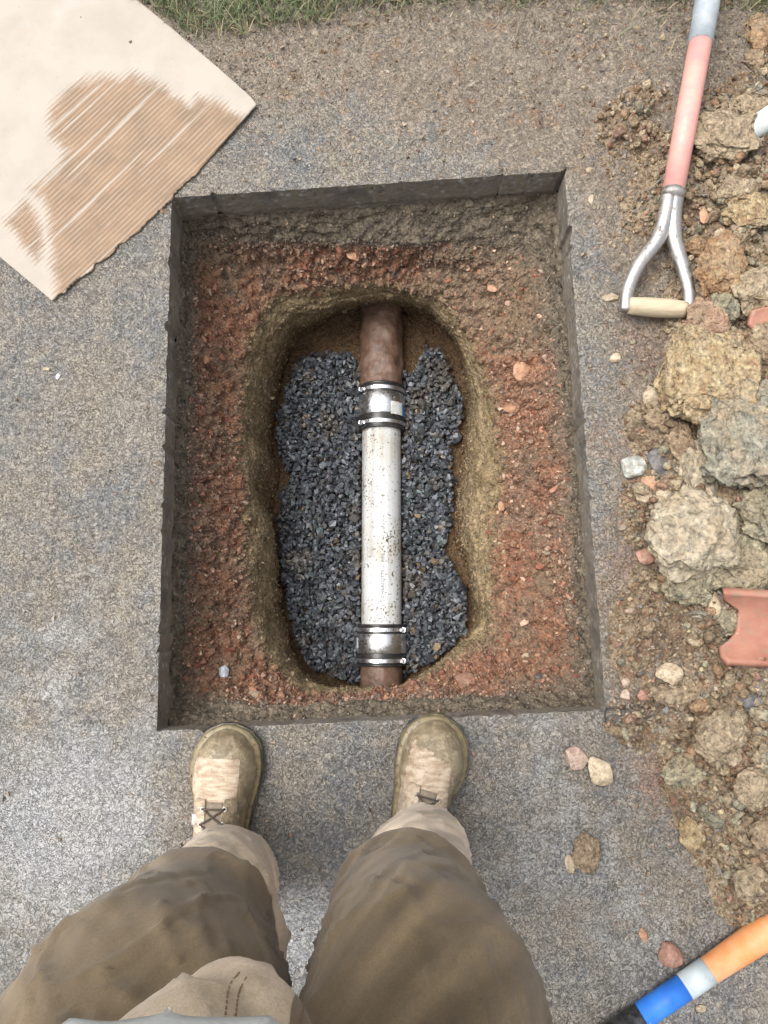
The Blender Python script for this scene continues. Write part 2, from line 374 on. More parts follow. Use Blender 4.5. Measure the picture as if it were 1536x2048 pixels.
# 4x4 lattice of corners: outer frame, hole edges
X0, X1, Y0, Y1 = -1.02, 1.06, -.92, 1.50
def lp(i, j):
    xs = [X0, None, None, X1]; ys = [Y0, None, None, Y1]
    if i in (0, 3) and j in (0, 3): return np.array([xs[i], ys[j]])
    def hit(p, q, axis, val):
        t = (val-p[axis])/(q[axis]-p[axis]); return p+(q-p)*t
    c = {(1, 1): BL, (2, 1): BR, (2, 2): TR, (1, 2): TL}
    if (i, j) in c: return c[(i, j)]
    if i in (0, 3):
        p, q = (BL, BR) if j == 1 else (TL, TR); return hit(p, q, 0, xs[i])
    p, q = (BL, TL) if i == 1 else (BR, TR); return hit(p, q, 1, ys[j])
LAT = [[lp(i, j) for j in range(4)] for i in range(4)]
def patch(i, j, nu, nv):
    u = np.linspace(0, 1, nu+1); v = np.linspace(0, 1, nv+1); U, Vv = np.meshgrid(u, v, indexing='ij'); U = U[..., None]; Vv = Vv[..., None]
    return (LAT[i][j]*(1-U)*(1-Vv)+LAT[i+1][j]*U*(1-Vv)+LAT[i+1][j+1]*U*Vv+LAT[i][j+1]*(1-U)*Vv).reshape(-1, 2)
STEP = .0045
nus = [int(math.ceil(d/STEP)) for d in (BL[0]-X0, .84, X1-BR[0])]; nvs = [int(math.ceil(d/STEP)) for d in (BL[1]-Y0, 1.0, Y1-TR[1])]
HP = np.array(HOLE); HP_cc = HP
def jitter_edge(x, y):
    p = np.stack([x, y, np.zeros_like(x)], 1); return .0020*fbm(p, 60, 3, .6, 21)+.0100*np.maximum(fbm(p, 28, 4, .65, 22)-.24, 0)/.3
def asph_surface(xy):
    x, y = xy[:, 0].copy(), xy[:, 1].copy()
    d = -edgedist(x, y, HP)                       # distance outside the hole
    p = np.stack([x, y, np.zeros_like(x)], 1)
    mud = blobs(x, y, MUDB); muc = np.clip(mud, 0, 1)
    n = fbm(p, 7, 3, .5, 31); n2 = fbm(p, 45, 4, .6, 32); wl = worley2(x, y, 115, 5); wc = worley2(x+.003*n2, y+.003*n, 60, 6)
    z = .003*n+.0016*n2+(.5-wl)*.0007+.0012*fbm(p, 130, 2, .5, 37)+muc*((.5-wc)*.0045+.0035*fbm(p, 75, 3, .6, 36)+.004*np.maximum(n2, 0)+.002)
    k = sstep(0, .012, d); z = z*k-(1-sstep(0, .006, d))*.0012
    # saw overcuts running past the two right corners
    def groove(a, b, wd, dep):
        ab = b-a; L = (ab**2).sum(); t = ((x-a[0])*ab[0]+(y-a[1])*ab[1])/L; tt = np.clip(t, 0, 1)
        dd = np.hypot(x-a[0]-tt*ab[0], y-a[1]-tt*ab[1]); return -dep*np.clip(1-dd/wd, 0, 1)*(t > 0)
    ux = (BR-BL)/np.linalg.norm(BR-BL); uy = (BR-TR)/np.linalg.norm(BR-TR)
    z = z+groove(BR, BR+ux*.085, .0042, .016)+groove(BR, BR+uy*.022, .0038, .012)
    # nudge edge vertices so the sawn edge is not ruler straight
    c = HP.mean(0); r = np.stack([c[0]-x, c[1]-y], 1); L = np.hypot(r[:, 0], r[:, 1])[:, None]
    off = (jitter_edge(x, y)*(1-sstep(0, .010, d)))[:, None]; xy2 = np.stack([x, y], 1)-r/L*off
    V = np.stack([xy2[:, 0], xy2[:, 1], z], 1)
    return V, muc, blobs(x, y, SILT_SHEENB)+.25*(1-sstep(0, .07, d)), blobs(x, y, REDB)
def build_asphalt():
    parts = []; A = [[], [], []]
    for i in range(3):
        for j in range(3):
            if i == 1 and j == 1: continue
            xy = patch(i, j, nus[i], nvs[j]); V, a, b, c = asph_surface(xy)
            parts.append((V, grid_faces(nus[i]+1, nvs[j]+1))); A[0].append(a); A[1].append(b); A[2].append(c)
    # far ground: a frame reaching 60 m
    o = np.array([[X0, Y0], [X1, Y0], [X1, Y1], [X0, Y1]]); big = np.array([[-60, -60], [60, -60], [60, 60], [-60, 60]])
    V = np.array([[*p, 0] for p in o]+[[*p, 0] for p in big], float); F = np.array([[0, 4, 5, 1], [1, 5, 6, 2], [2, 6, 7, 3], [3, 7, 4, 0]])[:, ::-1]
    parts.append((V, F)); A[0].append(np.full(8, .3)); A[1].append(np.full(8, .1)); A[2].append(np.zeros(8))
    # sawn wall of the slab
    per = []; cs = [BL, BR, TR, TL]; ns = [nus[1], nvs[1], nus[1], nvs[1]]
    for k in range(4):
        a, b = cs[k], cs[(k+1) % 4]; t = np.linspace(0, 1, ns[k], endpoint=False)[:, None]; per.append(a+(b-a)*t)
    per = np.vstack(per); top, *_ = asph_surface(per); m = len(per); rows = 22
    out = per-HP.mean(0); out /= np.linalg.norm(out, axis=1)[:, None]
    WV = []
    for r in range(rows):
        t = r/(rows-1); z = -.090*t
        p3 = np.stack([per[:, 0], per[:, 1], np.full(m, z)], 1)
        d = .0010*fbm(p3*np.array([1, 1, 2.]), 90, 3, .6, 41)+.0022*fbm(p3, 22, 3, .5, 42)+(.012*sstep(.75, 1, t)*(fbm(p3, 18, 3, .6, 43)+.5) if t > .7 else 0)
        d = d*min(1, t*6)
        v = np.stack([top[:, 0]+out[:, 0]*d, top[:, 1]+out[:, 1]*d, top[:, 2]*(1-t)+z], 1); WV.append(v)
    WV = np.stack(WV, 1).reshape(-1, 3); WF = grid_faces(m, rows, True)
    n0 = sum(len(f) for _, f in parts); parts.append((WV, WF))
    for a in A: a.append(np.zeros(len(WV)))
    V, F = merge(parts); mi = np.concatenate([np.zeros(n0, int), np.ones(len(WF), int)])
    o = npmesh('pavement', V, F, [MASP, MCUT], attrs={'mud': np.concatenate(A[0]), 'silt_sheen': np.concatenate(A[1]), 'red': np.concatenate(A[2])}, midx=mi)
    o['kind'] = 'structure'; return o
build_asphalt()

# ------------------------------------------------------------------ the pit: one lofted surface from the slab's underside down to the trench floor
RINGS = [
 (-.088, [(TL, BL, BR, TR)]),
 (-.145, [(380, 482), (374, 700), (370, 1000), (360, 1250), (362, 1392), (440, 1410), (600, 1408), (800, 1402), (1000, 1396), (1150, 1392), (1172, 1370), (1162, 1200), (1148, 900), (1124, 700), (1104, 560), (1085, 490), (1000, 470), (850, 486), (700, 480), (500, 474)]),
 (-.215, [(450, 545), (420, 700), (425, 900), (425, 1100), (420, 1250), (450, 1350), (560, 1398), (700, 1398), (850, 1384), (1000, 1365), (1090, 1300), (1090, 1100), (1070, 900), (1045, 720), (1000, 600), (900, 530), (750, 520), (600, 520)]),
 (-.27, [(540, 600), (500, 690), (482, 800), (478, 900), (488, 1000), (492, 1100), (500, 1200), (528, 1300), (580, 1365), (650, 1388), (760, 1388), (850, 1350), (930, 1310), (985, 1250), (985, 1100), (1004, 1000), (1004, 900), (990, 800), (945, 680), (890, 610), (800, 572), (690, 568), (610, 580)]),
 (-.34, [(575, 640), (535, 700), (508, 780), (500, 850), (505, 920), (502, 980), (530, 1050), (525, 1120), (525, 1200), (550, 1290), (590, 1350), (650, 1372), (720, 1376), (800, 1372), (850, 1340), (920, 1290), (960, 1240), (955, 1150), (940, 1050), (950, 950), (960, 850), (950, 760), (930, 700), (895, 650), (850, 612), (780, 592), (700, 602), (630, 622)]),
 (-.44, [(580, 660), (552, 720), (530, 800), (522, 870), (520, 930), (505, 980), (535, 1050), (540, 1120), (545, 1200), (568, 1290), (605, 1350), (650, 1374), (720, 1380), (800, 1378), (850, 1350), (912, 1300), (952, 1245), (945, 1150), (928, 1050), (936, 950), (945, 850), (938, 760), (925, 700), (895, 655), (850, 618), (780, 600), (700, 610), (635, 632)]),
 (-.56, [(595, 680), (566, 745), (548, 830), (546, 900), (560, 950), (545, 1020), (552, 1100), (563, 1200), (588, 1290), (615, 1350), (660, 1380), (720, 1386), (790, 1384), (850, 1360), (905, 1310), (945, 1250), (938, 1150), (912, 1080), (915, 1000), (922, 900), (936, 800), (925, 730), (905, 680), (855, 636), (780, 618), (700, 626), (640, 650)]),
]
PC = np.array([float(v) for v in G(745, 1010, -.3)])
NA = 1500; ANG = np.linspace(-math.pi, math.pi, NA, endpoint=False)
def polar(pts):
    pts = np.array(pts, float)
    # densify with a smooth curve (except the rectangle), then radius by angle
    a = np.arctan2(pts[:, 1]-PC[1], pts[:, 0]-PC[0]); r = np.hypot(pts[:, 1]-PC[1], pts[:, 0]-PC[0])
    k = np.argsort(a); a, r = a[k], r[k]
    return np.interp(ANG, np.r_[a[-1]-2*math.pi, a, a[0]+2*math.pi], np.r_[r[-1], r, r[0]])
def ring_r(z, L):
    if len(L) == 1:
        q = np.array([TL, BL, BR, TR]); d = []
        for k in range(4):
            t = np.linspace(0, 1, 400, endpoint=False)[:, None]; d.append(q[k]+(q[(k+1) % 4]-q[k])*t)
        return polar(np.vstack(d))+.010
    W = np.array([[float(c) for c in G(px, py, z)] for px, py in L]); W = np.vstack([W, W[:1]])
    Wc = np.vstack([W[-2], W, W[1]]); m = len(W)-1; out = []
    for i in range(m):
        a, b, c, d = Wc[i:i+4]
        for u in np.linspace(0, 1, 12, endpoint=False): out.append(.5*((2*b)+(-a+c)*u+(2*a-5*b+4*c-d)*u*u+(-a+3*b-3*c+d)*u**3))
    return polar(out)
BRNB = [(900, 560, .10, .9), (1030, 560, .10, .8), (1060, 680, .06, .7), (1000, 650, .06, .6), (1080, 900, .05, .5), (1090, 1150, .07, .6), (1060, 1300, .08, .6), (450, 520, .08, .7), (420, 760, .03, .5), (410, 1230, .05, .7), (470, 1330, .05, .6), (450, 880, .03, .3), (640, 540, .04, .4)]
def build_pit():
    rr = [ring_r(z, L) for z, L in RINGS]; zz = [z for z, _ in RINGS]
    prof_r = []; prof_z = []; band = []; segs = [26, 30, 22, 26, 26, 30]
    for k in range(len(rr)-1):
        for q in range(segs[k]):
            t = q/segs[k]; prof_r.append(rr[k]*(1-t)+rr[k+1]*t); prof_z.append(zz[k]*(1-t)+zz[k+1]*t); band.append((k+t)/7)
    for q in range(40):
        t = q/39; prof_r.append(rr[-1]*(1-t)+.001*t); prof_z.append(zz[-1]); band.append((6+min(1, t*4))/7)
    M = len(prof_r); Rr = np.array(prof_r).T; Z = np.broadcast_to(np.array(prof_z), (NA, M)).copy()
    ca, sa = np.cos(ANG)[:, None], np.sin(ANG)[:, None]
    X = PC[0]+Rr*ca; Y = PC[1]+Rr*sa
    V = np.stack([X, Y, Z], -1)
    dU = np.roll(V, -1, 0)-np.roll(V, 1, 0); dV = np.gradient(V, axis=1); N = np.cross(dU, dV); N /= np.linalg.norm(N, axis=-1, keepdims=True)+1e-12
    B = np.broadcast_to(np.array(band), (NA, M)); p = V.reshape(-1, 3)
    n1 = fbm(p, 9, 3, .5, 51).reshape(NA, M); n2 = fbm(p, 32, 4, .6, 52).reshape(NA, M); w3 = worley3(p+.004*n2.reshape(-1, 1), 42, 53).reshape(NA, M); w4 = worley3(p, 105, 54).reshape(NA, M)
    n5 = fbm(p*np.array([1, 1, 6.]), 14, 3, .6, 55).reshape(NA, M)
    redm = sstep(.16, .24, B)*(1-sstep(.42, .5, B)); drk = 1-sstep(.12, .2, B)
    flo = sstep(.84, .87, B)
    d = (.010*n1+.008*n2)*(1-.7*flo)+redm*((.5-w3)*.026+(.5-w4)*.012+.010*n2)+drk*((.5-w3)*.014+.010*n5)+(1-redm-drk)*((.5-w4)*.0035+.006*n5)
    fade = sstep(0, .035, B); d = d+(1-redm-drk)*(.008*fbm(np.stack([np.broadcast_to(np.cos(ANG)[:, None]*3, (NA, M)).ravel(), np.broadcast_to(np.sin(ANG)[:, None]*3, (NA, M)).ravel(), Z.ravel()*4], 1), 2.2, 3, .6, 58).reshape(NA, M)); d = d*fade
    sgn = np.sign(N[..., 2:3]+1e-9); sg = np.where(np.abs(N[..., 2:3]) > .05, sgn, 1.0)
    inward = np.stack([-ca+0*Z, -sa+0*Z, 0*Z], -1); al = (N*inward).sum(-1)+N[..., 2]*.6
    N = N*np.sign(al)[..., None]
    V = V+N*d[..., None]
    Vf = V.reshape(-1, 3); F = grid_faces(NA, M, True)
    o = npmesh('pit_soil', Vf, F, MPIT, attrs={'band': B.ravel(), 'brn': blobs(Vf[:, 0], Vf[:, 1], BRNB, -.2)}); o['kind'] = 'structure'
    return V, N, B
PV, PN, PB = build_pit()

# ------------------------------------------------------------------ stones by the thousand
def hull_variants(n, pts, seed, box_=False):
    r = random.Random(seed); out = []
    for _ in range(n):
        bm = bmesh.new(); sc = (1, r.uniform(.6, .95), r.uniform(.4, .75))
        for k in range(pts):
            v = Vector((r.gauss(0, 1), r.gauss(0, 1), r.gauss(0, 1))).normalized()*r.uniform(.8, 1)
            bm.verts.new((v.x*sc[0], v.y*sc[1], v.z*sc[2]))
        h = bmesh.ops.convex_hull(bm, input=bm.verts[:])
        for v in [v for v in bm.verts if not v.link_faces]: bm.verts.remove(v)
        bm.verts.index_update(); bm.verts.ensure_lookup_table()
        out.append((np.array([v.co[:] for v in bm.verts]), np.array([[v.index for v in f.verts] for f in bm.faces]))); bm.free()
    return out
def rotmats(n, tilt=None):
    q = rng.normal(size=(n, 4))
    if tilt is not None: q = np.stack([np.ones(n), *(rng.normal(size=(2, n))*tilt), rng.normal(size=n)*3], 1)
    q /= np.linalg.norm(q, axis=1)[:, None]; a, b, c, d = q.T
    return np.stack([np.stack([1-2*(c*c+d*d), 2*(b*c-a*d), 2*(b*d+a*c)], -1), np.stack([2*(b*c+a*d), 1-2*(b*b+d*d), 2*(c*d-a*b)], -1), np.stack([2*(b*d-a*c), 2*(c*d+a*b), 1-2*(b*b+c*c)], -1)], 1)
def scatter(name, pos, size, colr, variants, mat, tilt=None, smooth=False, **kw):
    n = len(pos); var = rng.integers(0, len(variants), n); RM = rotmats(n, tilt); Vs = []; Fs = []; Cs = []; off = 0
    for k, (v, f) in enumerate(variants):
        idx = np.nonzero(var == k)[0]
        if not len(idx): continue
        W = np.einsum('nij,vj->nvi', RM[idx], v)*size[idx][:, None, None]+pos[idx][:, None, :]
        Fk = f[None]+(np.arange(len(idx))*len(v))[:, None, None]+off
        Vs.append(W.reshape(-1, 3)); Fs.append(Fk.reshape(-1, f.shape[1])); Cs.append(np.repeat(colr[idx], len(v), 0)); off += len(idx)*len(v)
    return npmesh(name, np.vstack(Vs), np.vstack(Fs), mat, smooth=smooth, col=np.vstack(Cs), **kw)
HV = hull_variants(18, 11, 3); HVs = hull_variants(10, 8, 5)

GPOLY = [(592, 712), (640, 698), (700, 702), (728, 730), (830, 740), (850, 690), (880, 690), (905, 745), (930, 800), (922, 850), (905, 900), (908, 1000), (900, 1060), (888, 1100), (915, 1140), (938, 1190), (935, 1260), (900, 1300), (850, 1335), (800, 1362), (700, 1366), (625, 1345), (592, 1290), (568, 1200), (560, 1110), (553, 1040), (565, 975), (582, 950), (568, 935), (552, 900), (552, 830), (572, 770)]
PIPEX = float(G(763, 1000, -.475)[0]); PR = .0545; PZ = -.530
def build_gravel():
    zt = -.520; gp = np.array([[float(c) for c in G(a, b, zt)] for a, b in GPOLY])
    lo, hi = gp.min(0)-.02, gp.max(0)+.02; P = []; Sz = []
    for layer, (z0, cell, smin, smax, keep) in enumerate([(-.548, .0105, .010, .017, 1), (-.532, .0105, .008, .0165, .9), (-.522, .0150, .007, .0145, .72)]):
        gx = np.arange(lo[0], hi[0], cell); gy = np.arange(lo[1], hi[1], cell); X, Y = np.meshgrid(gx, gy); x = X.ravel()+rng.uniform(-.5, .5, X.size)*cell; y = Y.ravel()+rng.uniform(-.5, .5, X.size)*cell
        e = edgedist(x, y, gp)+.006*fbm(np.stack([x, y, x*0], 1), 40, 2, .5, 61)
        ok = (e > (.002 if layer == 0 else .004)) & (rng.random(len(x)) < keep); x, y = x[ok], y[ok]
        s = rng.uniform(smin, smax, len(x))**1.0; s = np.where(rng.random(len(x)) < .10, s*1.45, s)*.90
        z = z0+rng.uniform(-.004, .005, len(x))+.006*fbm(np.stack([x, y, x*0], 1), 12, 2, .5, 62)
        dp = np.hypot(x-PIPEX, z-PZ); k = dp > PR+s*.55; P.append(np.stack([x, y, z], 1)[k]); Sz.append(s[k])
    ns_ = 160; ax_ = rng.uniform(lo[0], hi[0], ns_); ay_ = rng.uniform(lo[1], hi[1], ns_); e = edgedist(ax_, ay_, gp); k = (e < 0) & (e > -.022) & (np.abs(ax_-PIPEX) > .08); P.append(np.stack([ax_, ay_, ax_*0-.545], 1)[k]); Sz.append(rng.uniform(.005, .011, ns_)[k])
    pos = np.vstack(P); s = np.concatenate(Sz); n = len(pos)
    g = rng.uniform(.045, .155, n)**1.0; t = rng.random(n); c = np.stack([g*.93, g*1.0, g*1.14], 1)
    c = np.where((t < .12)[:, None], np.stack([g*.9, g*1.08, g*1.1], 1)*1.2, c); c = np.where((t > .988)[:, None], np.stack([g*2.0, g*1.45, g*.85], 1), c)
    dst = fbm(pos, 13, 3, .6, 63)[:, None]; c = .86*c*(1-.32*sstep(.12, .4, dst))+np.array([.17, .125, .075])*.32*sstep(.12, .4, dst)
    c = np.where(((t > .86) & (t < .95))[:, None], np.stack([g*1.05, g*.95, g*.85], 1), c)
    o = scatter('gravel', pos, s, c, HV, MGRAV); tag(o, 'dark blue-grey crushed stone bedding the pipe in the trench', 'gravel', kind='stuff')
build_gravel()

def pit_crumbs():
    ok = (PB > .03) & (PB < .84); idx = np.argwhere(ok); w_ = np.where((PB[ok] > .14) & (PB[ok] < .45), 1.0, .22); w_ = w_/w_.sum()
    pick = idx[rng.choice(len(idx), 30000, p=w_)]; p = PV[pick[:, 0], pick[:, 1]]; nn = PN[pick[:, 0], pick[:, 1]]; b = PB[pick[:, 0], pick[:, 1]]
    s = rng.gamma(1.8, .0010, len(p))+.0010; s = np.minimum(s, .011); n = len(p)
    L = rng.uniform(.45, 1.3, n)[:, None]; t = rng.random(n)[:, None]
    kb = np.clip(blobs(p[:, 0], p[:, 1], BRNB, -.2)+rng.uniform(-.3, .5, n), 0, 1)[:, None]; red = (np.array([.18, .095, .064])*(1-kb)+np.array([.14, .095, .06])*kb)*(1-t)+(np.array([.36, .24, .17])*(1-kb)+np.array([.28, .215, .145])*kb)*t; cl = np.array([.17, .125, .07])*(1-t)+np.array([.27, .21, .13])*t; dk = np.array([.09, .07, .05])*(1-t)+np.array([.26, .22, .17])*t
    bb = b[:, None]; c = np.where(bb < .16, dk, np.where(bb < .43, red, cl))*L
    c = np.where(rng.random(n)[:, None] < .035, np.array([.50, .33, .22]), c)
    o = scatter('soil_crumbs', p+nn*(s*.35)[:, None], s, c, HVs, MCRUMB); tag(o, 'loose reddish crumbs and grit lying on the sides of the hole', 'soil crumbs', kind='stuff')
pit_crumbs()
def pit_rubble():
    ok = (PB > .17) & (PB < .50); idx = np.argwhere(ok); w_ = np.where(PB[ok] < .43, 1.0, .12); pick = idx[rng.choice(len(idx), 1500, p=w_/w_.sum())]; p = PV[pick[:, 0], pick[:, 1]]; nn = PN[pick[:, 0], pick[:, 1]]; n = len(p)
    s = np.minimum(rng.gamma(2.0, .0020, n)+.0035, .016); A = np.array([[.26, .10, .06], [.38, .19, .12], [.50, .33, .24], [.16, .10, .065], [.30, .23, .16], [.10, .09, .085]])
    c = A[rng.choice(6, n, p=[.30, .24, .10, .20, .12, .04])]*rng.uniform(.7, 1.15, n)[:, None]
    o = scatter('rubble', p-nn*(s*.10)[:, None], s, c, HV, MCRUMB); tag(o, 'broken red and brown rubble pressed into the ledge of the hole', 'rubble', kind='stuff')
pit_rubble()

# ------------------------------------------------------------------ the spoil on the right and grit over the asphalt
def build_heap():
    gx = np.arange(.42, 1.30, .0042); gy = np.arange(-.78, 1.30, .0042); X, Y = np.meshgrid(gx, gy, indexing='ij'); x, y = X.ravel(), Y.ravel()
    h = heap_h(x, y); e = np.minimum.reduce([(1.30-x)/.08, (1.30-y)/.08, (y+.78)/.08]); h = h-(1-np.clip(e, 0, 1))*.12
    V = np.stack([x, y, h], 1); F = grid_faces(len(gx), len(gy)); far = edgedist(x, y, HP) < -.012; gr = (np.abs(y-BR[1]) < .02) & (x < BR[0]+.10); ok = (h[F] > -.004).any(1) & far[F].all(1) & ~gr[F].any(1); F = F[ok]
    used = np.unique(F); mp = np.full(len(V), -1); mp[used] = np.arange(len(used))
    o = npmesh('spoil_soil', V[used], mp[F], MHEAP); tag(o, 'loose brown dug soil heaped along the right side of the pavement', 'soil', kind='stuff')
build_heap()
def hz(x, y):
    return float(max(0, heap_h(np.array([x]), np.array([y]))[0]))
def ground_grit():
    N = 110000; px = rng.uniform(-60, 1620, N); py = rng.uniform(-40, 2100, N); x, y = G(px, py)
    mud = blobs(x, y, MUDB); hb = heap_h(x, y); d = np.clip(mud, 0, 1)**1.5*.75+.012+(hb > .001)*.9
    d = d*(edgedist(x, y, HP) < -.004); k = rng.random(N) < d; x, y, hb, mud = x[k], y[k], np.maximum(hb[k], 0), mud[k]; n = len(x)
    s = np.minimum(rng.gamma(1.6, .0011, n)+.0009, .010)*np.where(hb > .001, 1.35, 1); t = rng.random(n)[:, None]
    A = np.array([[.20, .13, .075], [.34, .26, .17], [.27, .15, .09], [.42, .34, .25], [.20, .19, .18], [.40, .22, .15]]); c = A[rng.choice(6, n, p=[.30, .27, .15, .10, .13, .05])]*rng.uniform(.6, 1.1, n)[:, None]*.88
    o = scatter('grit', np.stack([x, y, hb+s*.35], 1), s, c, HVs, MCRUMB); tag(o, 'loose grit and soil crumbs scattered over the pavement and spoil', 'grit', kind='stuff')
ground_grit()

# ------------------------------------------------------------------ clods and single stones
def soil_lumps():
    U, F = ico(3); vs = []
    for k in range(14):
        q = U+k*7.1; d = 1+.35*fbm(q, 1.3, 3, .6, 301)+.18*(.5-worley3(q, 2.8, 302)); vs.append((U*d[:, None]*np.array([1, .82, .62]), F))
    N = 9000; px = rng.uniform(1160, 1640, N); py = rng.uniform(-20, 2060, N); x, y = G(px, py); h = heap_h(x, y)
    k = (h > .001) | (rng.random(N) < .24*np.clip(blobs(x, y, MUDB), 0, 1)**2); k &= edgedist(x, y, HP) < -.02; k &= ~((px > 1415) & (py > 1165) & (py < 1330)); k &= rng.random(N) < .62; x, y, h = x[k], y[k], np.maximum(h[k], 0); n = len(x)
    s = np.minimum(rng.gamma(2.2, .0022, n)+.0030, .020); s = np.where(h > .001, s*(.42+.58*sstep(.003, .022, h)), s*.5); t = rng.random(n)[:, None]; A = np.array([[.26, .19, .115], [.38, .30, .195], [.29, .185, .105], [.31, .28, .195], [.29, .175, .12], [.43, .345, .215]])
    c = A[rng.choice(6, n, p=[.28, .26, .18, .14, .06, .08])]*rng.uniform(.65, 1.15, n)[:, None]
    o = scatter('soil_lumps', np.stack([x, y, h+s*.3], 1), s, c, vs, MLUMP, smooth=True); tag(o, 'small crumbly soil lumps covering the spoil on the right', 'soil lumps', kind='stuff')
def ico(sub):
    bm = bmesh.new(); bmesh.ops.create_icosphere(bm, subdivisions=sub, radius=1); V = np.array([v.co[:] for v in bm.verts]); F = np.array([[v.index for v in f.verts] for f in bm.faces]); bm.free(); return V, F
ICO = {k: ico(k) for k in (4, 5, 6)}
soil_lumps()
CM = {
 'tan': mat_clod('clod_tan', (.25, .185, .115), (.40, .32, .215), (.18, .125, .08)),
 'ochre': mat_clod('clod_ochre', (.30, .205, .10), (.44, .355, .21), (.25, .145, .075)),
 'rust': mat_clod('clod_rust', (.24, .13, .06), (.34, .215, .11), (.34, .26, .15)),
 'grey': mat_clod('clod_grey', (.19, .185, .14), (.32, .295, .225), (.30, .225, .135)),
 'olive': mat_clod('clod_olive', (.19, .17, .11), (.34, .30, .20), (.13, .13, .10)),
 'pale': mat_clod('clod_pale', (.24, .20, .135), (.38, .33, .24), (.27, .22, .15), (.35, .7), .8, .5),
 'redbrown': mat_clod('clod_redbrown', (.25, .135, .085), (.37, .235, .155), (.42, .30, .2)),
 'brown': mat_clod('clod_brown', (.20, .135, .08), (.31, .225, .145)),
 'dark': mat_clod('clod_dark', (.055, .062, .06), (.17, .185, .17)),
 's_grey': mat_stone('stone_grey', (.22, .23, .21), (.48, .49, .44)),
 's_cream': mat_stone('stone_cream', (.40, .31, .20), (.54, .45, .32), .7),
 's_pink': mat_stone('stone_pink', (.36, .24, .19), (.46, .36, .29), .65),
 's_red': mat_stone('stone_red', (.26, .125, .09), (.38, .21, .15), .5),
 's_dark': mat_stone('stone_dark', (.06, .06, .065), (.14, .135, .14), .45),
 's_tan': mat_stone('stone_tan', (.33, .26, .17), (.46, .38, .27), .6),
 's_blue': mat_stone('stone_blue', (.42, .46, .52), (.60, .64, .70), .45),
 's_orange': mat_stone('stone_orange', (.36, .18, .10), (.50, .29, .18), .7),
}
def lump(name, px, py, w_, h_, mk, label, cat, rise=.5, rot=0, boxy=0, rough=.32, z=None, seed=0, group=None, sub=None, sink=.42):
    """a clod or stone of w x h photo pixels standing on the ground (or at height z)"""
    gx, gy = [float(c) for c in G(px, py, z if z is not None else .02)]
    zb = z if z is not None else hz(gx, gy)
    x0, y0 = G(px-w_/2, py, zb+.02); x1, y1 = G(px+w_/2, py, zb+.02); x2, y2 = G(px, py-h_/2, zb+.02); x3, y3 = G(px, py+h_/2, zb+.02)
    a, b = abs(x1-x0)/2, abs(y2-y3)/2; c = min(a, b)*rise
    big = max(w_, h_); sub = sub or (6 if big > 85 else 5 if big > 30 else 4); U, F = ICO[sub]
    pw = 1.0 if not boxy else 1-boxy
    V = np.sign(U)*np.abs(U)**pw; V = V/np.maximum(1, np.linalg.norm(V, axis=1)[:, None]**.3)
    so_ = np.array([seed*3.7+px*.013, seed*1.3+py*.017, 5.0]); q = U+so_
    if mk.startswith('s_'):
        d = 1+rough*fbm(q, 1.1, 2, .5, 71); V = V*d[:, None]
        for k in range(9):                        # facets
            r = random.Random(seed*91+k+int(px)); nrm = np.array([r.gauss(0, 1), r.gauss(0, 1), r.gauss(0, .8)]); nrm /= np.linalg.norm(nrm); lim = r.uniform(.62, .9)
            e = np.maximum(V@nrm-lim, 0); V = V-e[:, None]*nrm*.85
        V = V*(1+.03*fbm(q, 9, 3, .6, 72))[:, None]
    else:
        W_ = np.stack([fbm(q, 1.6, 3, .55, 170+k) for k in range(3)], 1); V = V+W_*rough*1.1
        d = 1+rough*.9*fbm(q, 1.1, 2, .5, 73)+.20*(.55-worley3(q+W_*.3, 2.2, 74))+.13*(.5-worley3(q, 5.5, 75))+.05*(.5-worley3(q, 13, 77))+.07*fbm(q, 10, 4, .7, 76); V = V*d[:, None]
    V = V*np.array([a, b, c]); cr, sr = math.cos(rot), math.sin(rot)
    V = np.stack([V[:, 0]*cr-V[:, 1]*sr, V[:, 0]*sr+V[:, 1]*cr, V[:, 2]], 1)
    o = npmesh(name, V, F, CM[mk], smooth=True); o.location = (gx, gy, zb+c*(1-sink)); tag(o, label, cat, group); return o
